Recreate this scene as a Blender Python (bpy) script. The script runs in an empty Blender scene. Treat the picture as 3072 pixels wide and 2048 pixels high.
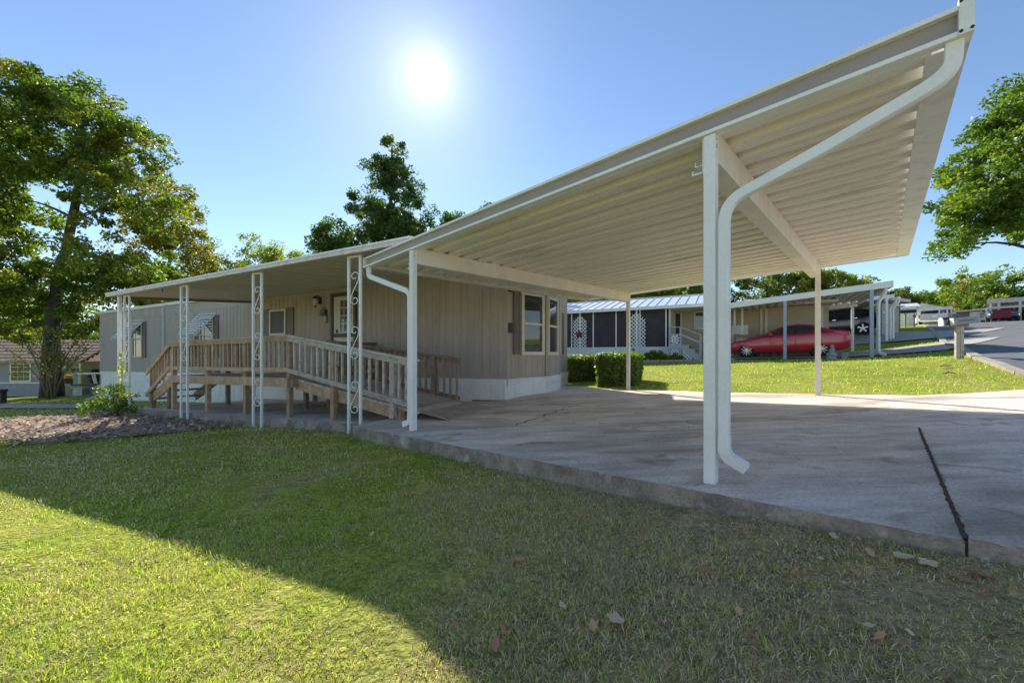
import bpy, bmesh, math, random
import numpy as np
from mathutils import Vector, Matrix

S = bpy.context.scene
R = math.radians
rng = np.random.default_rng(7)
random.seed(7)

# ------------------------------------------------------------------ camera
F_PX, HOR = 1173.0, 1065.0           # focal length and horizon row for a 3072 x 2048 frame
cam_d = bpy.data.cameras.new('camera'); cam = bpy.data.objects.new('camera', cam_d)
S.collection.objects.link(cam); S.camera = cam
cam.location = (0, 0, 0); cam.rotation_euler = (R(90), 0, 0)
cam_d.sensor_width = 36.0; cam_d.lens = 36.0 * F_PX / 3072
cam_d.shift_y = (HOR - 1024) / 3072
cam_d.clip_start = 0.05; cam_d.clip_end = 3000

# ------------------------------------------------------------------ light
SUN_AZ, SUN_EL = -16.0, 34.6         # degrees; azimuth measured from +Y towards +X
sd = Vector((math.sin(R(SUN_AZ)) * math.cos(R(SUN_EL)), math.cos(R(SUN_AZ)) * math.cos(R(SUN_EL)), math.sin(R(SUN_EL))))
world = bpy.data.worlds.new('World'); S.world = world; world.use_nodes = True
wn, wl = world.node_tree.nodes, world.node_tree.links
wn.clear()
out = wn.new('ShaderNodeOutputWorld'); bg = wn.new('ShaderNodeBackground'); sky = wn.new('ShaderNodeTexSky')
sky.sky_type = 'NISHITA'; sky.sun_disc = False
sky.sun_elevation = R(SUN_EL); sky.sun_rotation = R(SUN_AZ)
sky.air_density = 1.0; sky.dust_density = 0.08; sky.ozone_density = 3.0; sky.altitude = 120
bg.inputs['Strength'].default_value = 0.050
# the bright aureole round the sun
gd = Vector((math.sin(R(-12.1)) * math.cos(R(34.9)), math.cos(R(-12.1)) * math.cos(R(34.9)), math.sin(R(34.9))))
tc = wn.new('ShaderNodeTexCoord'); dot = wn.new('ShaderNodeVectorMath'); dot.operation = 'DOT_PRODUCT'
dot.inputs[1].default_value = gd
wl.new(tc.outputs['Generated'], dot.inputs[0])
def wpow(e, k):
    p = wn.new('ShaderNodeMath'); p.operation = 'POWER'; p.use_clamp = False
    mx = wn.new('ShaderNodeMath'); mx.operation = 'MAXIMUM'; mx.inputs[1].default_value = 0
    wl.new(dot.outputs['Value'], mx.inputs[0]); wl.new(mx.outputs[0], p.inputs[0]); p.inputs[1].default_value = e
    m = wn.new('ShaderNodeMath'); m.operation = 'MULTIPLY'; m.inputs[1].default_value = k
    wl.new(p.outputs[0], m.inputs[0]); return m
AUREOLE = [(9000, 40.0), (2600, 4.5), (420, 2.0), (70, .9)]
prev = None
for e_, k_ in AUREOLE:
    m = wpow(e_, k_)
    if prev is None: prev = m
    else:
        a = wn.new('ShaderNodeMath'); a.operation = 'ADD'
        wl.new(prev.outputs[0], a.inputs[0]); wl.new(m.outputs[0], a.inputs[1]); prev = a
vm = wn.new('ShaderNodeVectorMath'); vm.operation = 'SCALE'; vm.inputs[0].default_value = (1.0, 0.97, 0.9)
wl.new(prev.outputs[0], vm.inputs['Scale'])
va = wn.new('ShaderNodeVectorMath'); va.operation = 'ADD'
wl.new(sky.outputs['Color'], va.inputs[0]); wl.new(vm.outputs['Vector'], va.inputs[1])
wl.new(va.outputs['Vector'], bg.inputs['Color']); wl.new(bg.outputs[0], out.inputs[0])

sun_d = bpy.data.lights.new('sun', 'SUN'); sun_d.energy = 2.1; sun_d.angle = R(0.55); sun_d.color = (1.0, 0.95, 0.86)
sun = bpy.data.objects.new('sun', sun_d); S.collection.objects.link(sun)
sun.rotation_euler = sd.to_track_quat('Z', 'Y').to_euler(); sun.location = (0, 0, 30)

S.render.engine = 'CYCLES'
S.view_settings.view_transform = 'Standard'; S.view_settings.look = 'None'
S.view_settings.exposure = 1.88; S.view_settings.gamma = 1.0; S.view_settings.use_curve_mapping = False
try:
    S.cycles.max_bounces = 10; S.cycles.diffuse_bounces = 7; S.cycles.transparent_max_bounces = 8
except Exception: pass

# ------------------------------------------------------------------ helpers
COL = S.collection
def V3(*a): return Vector(a)
def at(px, py, Y): return V3((px - 1536) / F_PX * Y, Y, (HOR - py) / F_PX * Y)   # point of the photo's ray at depth Y

def tag(o, label=None, cat=None, group=None, kind=None):
    if label: o['label'] = label
    if cat: o['category'] = cat
    if group: o['group'] = group
    if kind: o['kind'] = kind
    return o
def thing(name, loc, label, cat, group=None):
    o = bpy.data.objects.new(name, None); COL.objects.link(o); o.location = loc
    o.empty_display_size = 0.2
    return tag(o, label, cat, group)
def root_loc(p):
    while p.parent: p = p.parent
    return Vector(p.location)

class MB:
    """collects polygons in world coordinates; build() links them as one mesh object"""
    def __init__(s): s.v = []; s.f = []
    def add(s, pts, faces):
        n = len(s.v); s.v += [tuple(p) for p in pts]; s.f += [tuple(i + n for i in f) for f in faces]; return s
    def quad(s, *p): return s.add(p, [tuple(range(len(p)))])
    def box(s, fr, x, y, z):
        o, X, Y, Z = fr
        P = [o + X * a + Y * b + Z * c for c in z for b in y for a in x]
        return s.add(P, [(0, 2, 3, 1), (4, 5, 7, 6), (0, 1, 5, 4), (2, 6, 7, 3), (0, 4, 6, 2), (1, 3, 7, 5)])
    def prism(s, poly, vec):
        n = len(poly); vec = Vector(vec); P = [Vector(p) for p in poly]; Q = [p + vec for p in P]
        return s.add(P + Q, [tuple(range(n))[::-1], tuple(range(n, 2 * n))] + [(i, (i + 1) % n, n + (i + 1) % n, n + i) for i in range(n)])
    def bar(s, p, q, w, h, up=(0, 0, 1)):
        p, q = Vector(p), Vector(q); d = (q - p); L = d.length; d.normalize()
        x = d.cross(Vector(up))
        if x.length < 1e-4: x = d.cross(Vector((1, 0, 0)))
        x.normalize(); z = x.cross(d)
        return s.box((p, x, d, z), (-w / 2, w / 2), (0, L), (-h / 2, h / 2))
    def tube(s, pts, r, n=8, caps=True, rect=None, up=None):
        pts = [Vector(p) for p in pts]; m = len(pts); N = None; rings = []
        for i, p in enumerate(pts):
            t = (pts[min(i + 1, m - 1)] - pts[max(i - 1, 0)]).normalized()
            if N is None:
                N = t.cross(Vector(up) if up else (Vector((0, 0, 1)) if abs(t.z) < .9 else Vector((1, 0, 0)))).normalized()
            else: N = (N - t * N.dot(t)).normalized()
            B = t.cross(N)
            if rect:
                w, h = rect; rings.append([p + N * a * w / 2 + B * b * h / 2 for a, b in ((-1, -1), (1, -1), (1, 1), (-1, 1))])
            else:
                rr = r[i] if hasattr(r, '__len__') else r
                rings.append([p + (N * math.cos(k * 2 * math.pi / n) + B * math.sin(k * 2 * math.pi / n)) * rr for k in range(n)])
        k = len(rings[0]); P = [q for g in rings for q in g]
        Fc = [(i * k + j, i * k + (j + 1) % k, (i + 1) * k + (j + 1) % k, (i + 1) * k + j) for i in range(m - 1) for j in range(k)]
        if caps: Fc += [tuple(range(k))[::-1], tuple((m - 1) * k + j for j in range(k))]
        return s.add(P, Fc)
    def disc(s, c, ax, r0, r1, h, n=20):
        """a turned solid: rings (radius, offset along ax)"""
        ax = Vector(ax).normalized(); x = ax.orthogonal().normalized(); y = ax.cross(x); c = Vector(c)
        P = []
        for rr, o in ((r0, 0), (r1, h)): P += [c + ax * o + (x * math.cos(k * 2 * math.pi / n) + y * math.sin(k * 2 * math.pi / n)) * rr for k in range(n)]
        return s.add(P, [tuple(range(n))[::-1], tuple(range(n, 2 * n))] + [(i, (i + 1) % n, n + (i + 1) % n, n + i) for i in range(n)])
    def lathe(s, c, prof, n=16, ax=(0, 0, 1)):
        ax = Vector(ax).normalized(); x = ax.orthogonal().normalized(); y = ax.cross(x); c = Vector(c); P = []
        for rr, o in prof: P += [c + ax * o + (x * math.cos(k * 2 * math.pi / n) + y * math.sin(k * 2 * math.pi / n)) * max(rr, 1e-3) for k in range(n)]
        m = len(prof)
        return s.add(P, [(i * n + j, i * n + (j + 1) % n, (i + 1) * n + (j + 1) % n, (i + 1) * n + j) for i in range(m - 1) for j in range(n)] + [tuple(range(n))[::-1], tuple((m - 1) * n + j for j in range(n))])
    def mesh(s, name, off=None, smooth=False):
        me = bpy.data.meshes.new(name)
        off = Vector(off) if off is not None else Vector((0, 0, 0))
        me.from_pydata([tuple(Vector(p) - off) for p in s.v], [], s.f)
        bm = bmesh.new(); bm.from_mesh(me); bmesh.ops.recalc_face_normals(bm, faces=bm.faces); bm.to_mesh(me); bm.free()
        if smooth: me.polygons.foreach_set('use_smooth', [True] * len(me.polygons))
        me.update(); return me
    def build(s, name, mat, parent=None, kind=None, smooth=False, bevel=0, origin=None, label=None):
        off = root_loc(parent) if parent else Vector(origin or (0, 0, 0))
        me = s.mesh(name, off, smooth); me.materials.append(mat)
        o = bpy.data.objects.new(name, me); COL.objects.link(o)
        if parent: o.parent = parent
        else: o.location = off
        if kind: o['kind'] = kind
        if label: o['label'] = label
        if bevel:
            b = o.modifiers.new('bevel', 'BEVEL'); b.width = bevel; b.segments = 2; b.limit_method = 'ANGLE'; b.angle_limit = R(40)
        return o
def share(name, me, parent, loc, rot=None):
    """another object on a shared mesh, placed at world loc below parent"""
    o = bpy.data.objects.new(name, me); COL.objects.link(o); o.parent = parent
    M = (rot.to_4x4() if rot is not None else Matrix.Identity(4)); M.translation = Vector(loc) - root_loc(parent)
    o.matrix_local = M
    return o
def axes(X, Y, Z): return Matrix((X, Y, Z)).transposed()
UP = V3(0, 0, 1)

# ------------------------------------------------------------------ materials
def ncol(c): return (c[0], c[1], c[2], 1)
def mat(name, c1, c2=None, rough=0.6, metal=0.0, scale=6.0, stretch=(1, 1, 1), contrast=(0.35, 0.65), bump=0.0, bscale=40.0,
        fine=0.0, fscale=120.0, coord='Object', rand=0.0, spec=0.5, c3=None, s3=1.2, t3=(0.55, 0.75), coat=0.0):
    m = bpy.data.materials.new(name); m.use_nodes = True
    n, l = m.node_tree.nodes, m.node_tree.links; b = n['Principled BSDF']
    b.inputs['Roughness'].default_value = rough; b.inputs['Metallic'].default_value = metal
    b.inputs['Specular IOR Level'].default_value = spec
    if coat: b.inputs['Coat Weight'].default_value = coat; b.inputs['Coat Roughness'].default_value = 0.06
    tc = n.new('ShaderNodeTexCoord'); mp = n.new('ShaderNodeMapping'); mp.inputs['Scale'].default_value = stretch
    l.new(tc.outputs[coord], mp.inputs['Vector']); vec = mp.outputs['Vector']
    if rand:
        oi = n.new('ShaderNodeObjectInfo'); vs = n.new('ShaderNodeVectorMath'); vs.operation = 'ADD'
        ml = n.new('ShaderNodeVectorMath'); ml.operation = 'SCALE'; ml.inputs[0].default_value = (17, 31, 43)
        l.new(oi.outputs['Random'], ml.inputs['Scale']); l.new(vec, vs.inputs[0]); l.new(ml.outputs['Vector'], vs.inputs[1]); vec = vs.outputs['Vector']
    def noise(sc, det=5):
        t = n.new('ShaderNodeTexNoise'); t.inputs['Scale'].default_value = sc; t.inputs['Detail'].default_value = det; l.new(vec, t.inputs['Vector']); return t
    def ramp(src, lo, hi):
        r_ = n.new('ShaderNodeMapRange'); r_.inputs['From Min'].default_value = lo; r_.inputs['From Max'].default_value = hi; l.new(src, r_.inputs['Value']); return r_.outputs['Result']
    def mix(f, a, bb, mode='MIX'):
        x = n.new('ShaderNodeMix'); x.data_type = 'RGBA'; x.blend_type = mode
        if isinstance(f, float): x.inputs['Factor'].default_value = f
        else: l.new(f, x.inputs['Factor'])
        for k, val in (('A', a), ('B', bb)):
            sock = [i for i in x.inputs if i.name == k and i.type == 'RGBA'][0]
            if isinstance(val, tuple): sock.default_value = ncol(val)
            else: l.new(val, sock)
        return [o for o in x.outputs if o.type == 'RGBA'][0]
    col = c1
    if c2: col = mix(ramp(noise(scale).outputs['Fac'], *contrast), c1, c2)
    if c3: col = mix(ramp(noise(s3, 4).outputs['Fac'], *t3), col, c3)
    if fine:
        g = n.new('ShaderNodeMapRange'); g.inputs['From Min'].default_value = .3; g.inputs['From Max'].default_value = .7
        g.inputs['To Min'].default_value = 1 - fine; g.inputs['To Max'].default_value = 1 + fine
        l.new(noise(fscale, 3).outputs['Fac'], g.inputs['Value'])
        cc = n.new('ShaderNodeCombineColor')
        for k in range(3): l.new(g.outputs['Result'], cc.inputs[k])
        col = mix(1.0, col, cc.outputs['Color'], 'MULTIPLY')
    if rand:
        g = n.new('ShaderNodeMapRange'); g.inputs['To Min'].default_value = 1 - rand; g.inputs['To Max'].default_value = 1 + rand * .7
        l.new(oi.outputs['Random'], g.inputs['Value']); cc = n.new('ShaderNodeCombineColor')
        for k in range(3): l.new(g.outputs['Result'], cc.inputs[k])
        col = mix(1.0, col, cc.outputs['Color'], 'MULTIPLY')
    if isinstance(col, tuple): b.inputs['Base Color'].default_value = ncol(col)
    else: l.new(col, b.inputs['Base Color'])
    if bump:
        bp = n.new('ShaderNodeBump'); bp.inputs['Strength'].default_value = bump; bp.inputs['Distance'].default_value = 0.02
        l.new(noise(bscale, 6).outputs['Fac'], bp.inputs['Height']); l.new(bp.outputs['Normal'], b.inputs['Normal'])
    return m
def leaf_mat(name, trans=0.45, rough=0.45, tint=(1.5, 1.7, 0.5), spec=0.5, shadow_tint=None):
    m = bpy.data.materials.new(name); m.use_nodes = True; n, l = m.node_tree.nodes, m.node_tree.links
    b = n['Principled BSDF']; at_ = n.new('ShaderNodeAttribute'); at_.attribute_name = 'col'
    l.new(at_.outputs['Color'], b.inputs['Base Color']); b.inputs['Roughness'].default_value = rough; b.inputs['Specular IOR Level'].default_value = spec
    tr = n.new('ShaderNodeBsdfTranslucent'); mu = n.new('ShaderNodeVectorMath'); mu.operation = 'MULTIPLY'; mu.inputs[1].default_value = tint
    l.new(at_.outputs['Color'], mu.inputs[0]); l.new(mu.outputs['Vector'], tr.inputs['Color'])
    mx = n.new('ShaderNodeMixShader'); mx.inputs[0].default_value = trans
    l.new(b.outputs[0], mx.inputs[1]); l.new(tr.outputs[0], mx.inputs[2]); l.new(mx.outputs[0], n['Material Output'].inputs['Surface'])
    return m
def glass_mat(name, c, rough=0.03, spec=1.0):
    return mat(name, c, rough=rough, spec=spec, coat=0.4)

M = {}
M['white'] = mat('white_painted_metal', (.86, .86, .84), (.80, .79, .76), rough=.45, scale=3, bump=.05, bscale=25, fine=.04, fscale=60, c3=(.64, .57, .48), s3=2.6, t3=(.64, .92))
M['white_dirty'] = mat('white_weathered_metal', (.80, .80, .77), (.60, .56, .49), rough=.5, scale=7, contrast=(.5, .8), bump=.05, fine=.06, fscale=50)
M['beam'] = mat('cream_painted_metal', (.82, .77, .69), (.74, .68, .59), rough=.5, scale=5, stretch=(1, 1, .3), fine=.05, fscale=40)
M['pan'] = mat('cream_roof_sheet', (.88, .81, .75), (.83, .75, .68), rough=.45, scale=1.3, fine=.04, fscale=30, c3=(.50, .44, .33), s3=.9, t3=(.6, .85), rand=.05)
M['fascia'] = mat('taupe_fascia', (.36, .305, .275), (.33, .28, .25), rough=.45, scale=3, fine=.05, fscale=90)
M['porch_fascia'] = mat('weathered_porch_fascia', (.74, .68, .65), (.58, .48, .44), rough=.55, scale=9, contrast=(.4, .75), fine=.08, fscale=80)
M['porch_pan'] = mat('porch_ceiling_sheet', (.72, .65, .54), (.66, .59, .48), rough=.5, scale=2, fine=.04, fscale=30, rand=.07)
M['siding'] = mat('taupe_wood_siding', (.47, .405, .355), (.42, .355, .305), rough=.75, scale=5, stretch=(1, 1, .12), fine=.09, fscale=45, bump=.12, bscale=35, c3=(.38, .315, .27), s3=.8, t3=(.55, .9), coord='Generated' if False else 'Object')
M['trim_dark'] = mat('dark_taupe_trim', (.19, .155, .14), (.165, .135, .12), rough=.6, scale=5, fine=.06)
M['door_frame'] = mat('dark_purple_brown_frame', (.085, .068, .075), rough=.5, fine=.05)
M['cream_trim'] = mat('cream_window_trim', (.72, .68, .55), (.66, .61, .48), rough=.5, scale=8)
M['vinyl'] = mat('white_vinyl_skirting', (.82, .83, .83), (.76, .76, .74), rough=.45, scale=4, fine=.03, c3=(.55, .52, .46), s3=2.5, t3=(.62, .85), rand=.05)
M['glass'] = glass_mat('dark_window_glass', (.035, .035, .05))
M['glass_pale'] = glass_mat('pale_window_glass', (.10, .10, .12))  # window glass with a paler base colour
M['blind'] = mat('dark_blind', (.10, .09, .10), rough=.6)
M['screen'] = mat('dark_insect_screen', (.040, .030, .036), (.055, .043, .046), rough=.7, scale=2)
M['iron'] = mat('black_iron', (.03, .026, .025), rough=.5, metal=.3)
M['lamp_glass'] = mat('frosted_lamp_glass', (.55, .52, .42), rough=.2, spec=.8)
M['wood'] = mat('tan_deck_timber', (.52, .37, .235), (.38, .26, .16), rough=.8, scale=9, stretch=(1, 1, 1), fine=.14, fscale=60, bump=.2, bscale=50, rand=.22)
M['wood_grey'] = mat('grey_weathered_timber', (.56, .49, .42), (.33, .26, .21), rough=.85, scale=11, fine=.16, fscale=70, bump=.25, bscale=60, rand=.2, contrast=(.45, .75))
M['wood_dark'] = mat('brown_weathered_timber', (.34, .235, .17), (.22, .15, .11), rough=.85, scale=9, fine=.15, fscale=60, bump=.2, rand=.25)
M['ply'] = mat('weathered_plywood', (.46, .36, .30), (.35, .27, .225), rough=.85, scale=5, fine=.16, fscale=60, bump=.2)
def concrete_mat():
    m = bpy.data.materials.new('old_concrete'); m.use_nodes = True; n, l = m.node_tree.nodes, m.node_tree.links; b = n['Principled BSDF']
    b.inputs['Roughness'].default_value = .86; b.inputs['Specular IOR Level'].default_value = .35
    g = n.new('ShaderNodeNewGeometry')
    def noise(sc, det=5, st=(1, 1, 1), dist=0., rot=0.):
        mp = n.new('ShaderNodeMapping'); mp.inputs['Scale'].default_value = st; mp.inputs['Rotation'].default_value = (0, 0, rot); l.new(g.outputs['Position'], mp.inputs['Vector'])
        t = n.new('ShaderNodeTexNoise'); t.inputs['Scale'].default_value = sc; t.inputs['Detail'].default_value = det; t.inputs['Distortion'].default_value = dist; l.new(mp.outputs['Vector'], t.inputs['Vector']); return t.outputs['Fac']
    def rmp(src, stops):
        r_ = n.new('ShaderNodeValToRGB'); e = r_.color_ramp.elements
        while len(e) < len(stops): e.new(.5)
        for k, (p, c) in enumerate(stops): e[k].position = p; e[k].color = (c[0], c[1], c[2], 1)
        l.new(src, r_.inputs['Fac']); return r_.outputs['Color']
    def mul(a, c):
        x = n.new('ShaderNodeMix'); x.data_type = 'RGBA'; x.blend_type = 'MULTIPLY'; x.inputs['Factor'].default_value = 1
        rg = [i for i in x.inputs if i.type == 'RGBA']; l.new(a, rg[0]); l.new(c, rg[1]); return [o for o in x.outputs if o.type == 'RGBA'][0]
    col = rmp(noise(.55, 6, dist=.6), [(.30, (.56, .475, .39)), (.46, (.70, .605, .505)), (.60, (.75, .66, .565)), (.75, (.60, .515, .43))])
    col = mul(col, rmp(noise(1.5, 7, (.35, 1, 1), .3, .2), [(.34, (.66, .64, .61)), (.50, (1, 1, 1)), (.66, (1.10, 1.10, 1.12))]))   # broom and rain streaks
    col = mul(col, rmp(noise(7, 6, (.25, 1, 1), 0, .25), [(.36, (.84, .83, .82)), (.62, (1.10, 1.10, 1.10))]))
    col = mul(col, rmp(noise(60, 4), [(.30, (.74, .73, .72)), (.50, (1, 1, 1)), (.72, (1.16, 1.16, 1.16))]))
    col = mul(col, rmp(noise(2.4, 8, dist=1.2), [(.28, (.58, .54, .48)), (.40, (1, 1, 1)), (.9, (1, 1, 1))]))                          # moss and oil spots
    l.new(col, b.inputs['Base Color'])
    bp = n.new('ShaderNodeBump'); bp.inputs['Strength'].default_value = .3; bp.inputs['Distance'].default_value = .02
    l.new(noise(70, 5, (.4, 1, 1)), bp.inputs['Height']); l.new(bp.outputs['Normal'], b.inputs['Normal']); return m
M['concrete'] = concrete_mat()
M['concrete_edge'] = mat('weathered_concrete_edge', (.36, .31, .25), (.20, .165, .135), rough=.9, scale=5, fine=.22, fscale=55, bump=.5, bscale=30, c3=(.46, .43, .39), s3=7, t3=(.60, .72))
M['concrete_pale'] = mat('pale_driveway_concrete', (.47, .44, .385), (.40, .37, .32), rough=.88, scale=1.5, fine=.08, fscale=40, bump=.15, bscale=60)  # evenly mottled concrete for driveways, path and steps
M['joint'] = mat('dirt_in_joint', (.11, .075, .06), (.06, .042, .035), scale=25, rough=.95)
M['asphalt'] = mat('worn_asphalt', (.15, .15, .16), (.125, .125, .135), rough=.85, scale=2, fine=.14, fscale=30, bump=.2)
M['kerb'] = mat('kerb_concrete', (.44, .37, .30), (.34, .28, .22), rough=.9, scale=4, fine=.1)
M['bark'] = mat('tree_bark', (.085, .062, .05), (.045, .034, .03), rough=.9, scale=7, stretch=(1, 1, .25), bump=.8, bscale=9, fine=.2, fscale=30)
M['bark_pale'] = mat('pale_shrub_stems', (.26, .19, .13), (.17, .12, .08), rough=.85, scale=9, fine=.1)
M['red'] = mat('red_car_paint', (.58, .010, .035), rough=.28, coat=1.0, spec=.6)
M['black_paint'] = mat('dark_car_paint', (.018, .016, .026), rough=.25, coat=1.0, spec=.6)
M['white_paint'] = mat('white_car_paint', (.72, .72, .72), rough=.3, coat=.7)
M['rubber'] = mat('tyre_rubber', (.022, .022, .024), rough=.85)
M['alloy'] = mat('alloy_rim', (.50, .50, .52), rough=.3, metal=.85)
M['dark_plastic'] = mat('dark_plastic', (.03, .03, .033), rough=.6)
M['tail'] = mat('red_tail_lamp', (.85, .03, .03), rough=.15, coat=.6)
M['head'] = mat('clear_head_lamp', (.62, .60, .58), rough=.1, coat=.8)
M['plate'] = mat('number_plate', (.75, .75, .74), rough=.5)
M['chrome'] = mat('chrome', (.75, .75, .76), rough=.15, metal=1)
M['roof_metal'] = mat('pale_standing_seam_roof', (.66, .70, .74), (.60, .64, .69), rough=.38, metal=.15, scale=3, rand=.04)
M['lap'] = mat('beige_lap_siding', (.50, .42, .31), (.46, .385, .28), rough=.65, scale=3, fine=.03)
M['lap_grey'] = mat('grey_lap_siding', (.36, .355, .39), (.32, .315, .35), rough=.7, scale=3, fine=.05)
M['grey_paint'] = mat('grey_painted_timber', (.42, .44, .48), (.37, .39, .43), rough=.6, scale=5)
M['blue_grey'] = mat('blue_grey_post', (.36, .41, .50), rough=.5)
M['lattice'] = mat('white_lattice', (.80, .80, .79), rough=.5)
M['shingle'] = mat('brown_shingle', (.24, .165, .12), (.17, .115, .085), rough=.9, scale=6, fine=.2, fscale=25, rand=.2)
M['wine'] = mat('wine_red_cloth', (.22, .02, .04), rough=.7)
M['yellow'] = mat('yellow_sticker', (.75, .50, .05), rough=.5)
M['orange'] = mat('orange_brown_box', (.55, .28, .06), rough=.6)
M['metal_grey'] = mat('grey_metal_cabinet', (.28, .28, .30), rough=.5, metal=.3)
M['pvc'] = mat('grey_plastic_pipe', (.50, .50, .50), rough=.5)
M['stone'] = mat('grey_statue_stone', (.42, .42, .41), (.28, .28, .27), rough=.9, scale=12, bump=.3)
M['mailbox'] = mat('pale_grey_newspaper_box', (.30, .30, .32), rough=.45)
M['ink'] = mat('black_lettering', (.03, .03, .04), rough=.6)
M['mat_fabric'] = mat('dark_cloth', (.05, .04, .05), rough=.9)
M['cable'] = mat('overhead_cable', (.10, .10, .11), rough=.7)
M['leaf'] = leaf_mat('tree_leaf', trans=.5); M['hedge_leaf'] = leaf_mat('hedge_leaf', trans=.4)
M['grass'] = leaf_mat('grass_blade', trans=.42, rough=.55, tint=(1.5, 1.5, .6), spec=.3)
M['dry_leaf'] = leaf_mat('dry_leaf', trans=.2, rough=.7, tint=(1.3, 1.1, .8), spec=.25)

# ------------------------------------------------------------------ frames of the place
# own carport: r to the right along its front edge, b to the back
O_C = V3(1.386, 2.722, -.88); Rr = V3(.7254, -.688, 0); Bb = V3(.688, .7254, 0)
def cp(r, b, z): return V3(O_C.x + Rr.x * r + Bb.x * b, O_C.y + Rr.y * r + Bb.y * b, z)
def slab_z(r, b): return -.88 + .036 * r + .024 * b
def roof_z(r, b): return 1.52 + .027 * r + .016 * b
# own mobile home: u along its long wall to the far left end, v out of the wall towards the porch
K = V3(-.12, 8.72, 0); Uu = V3(-.899, .438, 0).normalized(); Vv = V3(-.438, -.899, 0).normalized()
def hp(u, v, z): return V3(K.x + Uu.x * u + Vv.x * v, K.y + Uu.y * u + Vv.y * v, z)
def sid_z(u): return -.535 - .0093 * u           # bottom of the siding
# neighbour's home: s to the right along its long wall, d to the back
N0 = V3(6.3, 20.0, 0); Us = V3(.88, -.475, 0).normalized(); Dd = V3(.475, .88, 0).normalized()
def np_(s, d, z): return V3(N0.x + Us.x * s + Dd.x * d, N0.y + Us.y * s + Dd.y * d, z)
# neighbour's carport: q along its near edge to the right, w to the back
Q0 = V3(11.1, 15.9, 0); Uq = V3(.834, -.552, 0).normalized(); Wq = V3(.552, .834, 0).normalized()
def qp(q, w, z): return V3(Q0.x + Uq.x * q + Wq.x * w, Q0.y + Uq.y * q + Wq.y * w, z)

# ------------------------------------------------------------------ terrain
TP = np.array([
 (-2.38, 5.72, -1.235), (-.28, 3.92, -1.12), (1.08, 2.64, -1.035), (1.81, 1.88, -.935), (2.13, 1.5, -.92), (-7.13, 8.44, -1.41), (-4.80, 7.3, -1.34), (-9.52, 9.6, -1.48),
 (-18.6, 17.8, -1.98), (-23.2, 19.7, -2.1), (-28, 27, -2.6), (-5, 3.5, -1.30), (-1.1, 2.2, -1.15), (-10, 5, -1.50), (0, 1.2, -1.14), (-2.0, 2.4, -1.18), (-3.5, 3.0, -1.25), (1.6, .3, -1.0), (-3, 0, -1.25), (4, -1, -.85), (-20, 8, -2.2),
 (-40, 20, -3.0), (-40, 40, -3.4), (1.2, 6, -1.06), (4, 6, -.95), (2.5, 4, -1.0), (-1, 7.2, -1.2), (3, 8.6, -.98), (-4, 8.5, -1.42), (-3, 10.5, -1.5), (-8, 12, -1.6), (-12, 15, -1.75), (-6.6, 6.3, -1.42), (-8.2, 6.3, -1.48),
 (2.95, 9.8, -.90), (4.53, 8.22, -.815), (5.72, 7.45, -.75), (6.7, 6.65, -.705), (9.06, 7.02, -.61), (5.5, 5.2, -.82), (8, 5, -.72), (11.1, 15.9, -.17), (13.2, 14.5, -.08), (6.3, 20, -.28), (3.3, 21.6, -.42),
 (12.35, 10.8, -.10), (11.96, 10.0, -.14), (11.1, 8.5, -.46), (12.5, 7, -.45), (2.6, 12, -.85), (3, 15, -.72), (7, 12.5, -.50), (20, 18.5, .72), (16, 14.1, .28), (23.3, 21.5, 1.10), (17.4, 18.8, .2), (21.3, 24, 1.25), (24, 14, 1.0), (37, 35.7, 2.62), (38, 29, 2.5), (30, 24, 1.9),
 (5, 32, .1), (15, 32, 1.0), (-5, 18, -1.4), (-12, 27, -1.9), (0, 40, -.9), (-20, 45, -2.6), (45, 50, 2.9), (60, 30, 3.0), (20, 50, 1.6), (0, -12, -1.6), (-20, -8, -2.4), (15, -8, -.6), (30, 5, .6)])
_A = TP[:, :2]; _n = len(_A)
def _phi(r2): return .5 * r2 * np.log(r2 + 1e-9)
_Kk = _phi(((_A[:, None] - _A[None]) ** 2).sum(-1)) + np.eye(_n) * .35
_P = np.c_[np.ones(_n), _A]
_sol = np.linalg.solve(np.block([[_Kk, _P], [_P.T, np.zeros((3, 3))]]), np.r_[TP[:, 2], np.zeros(3)])
def gza(X, Y):
    X = np.asarray(X, float); Y = np.asarray(Y, float); z = _sol[_n] + _sol[_n + 1] * X + _sol[_n + 2] * Y
    for i in range(_n): z = z + _sol[i] * _phi((X - _A[i, 0]) ** 2 + (Y - _A[i, 1]) ** 2)
    t = np.clip((X + 30) / 75, 0, 1); far = -3.2 + 6.0 * t * t * (3 - 2 * t)
    d = np.hypot(X, Y - 12); k = np.clip((d - 34) / 30, 0, 1); k = k * k * (3 - 2 * k)
    return z * (1 - k) + far * k
def gz(x, y): return float(gza(x, y))
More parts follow.
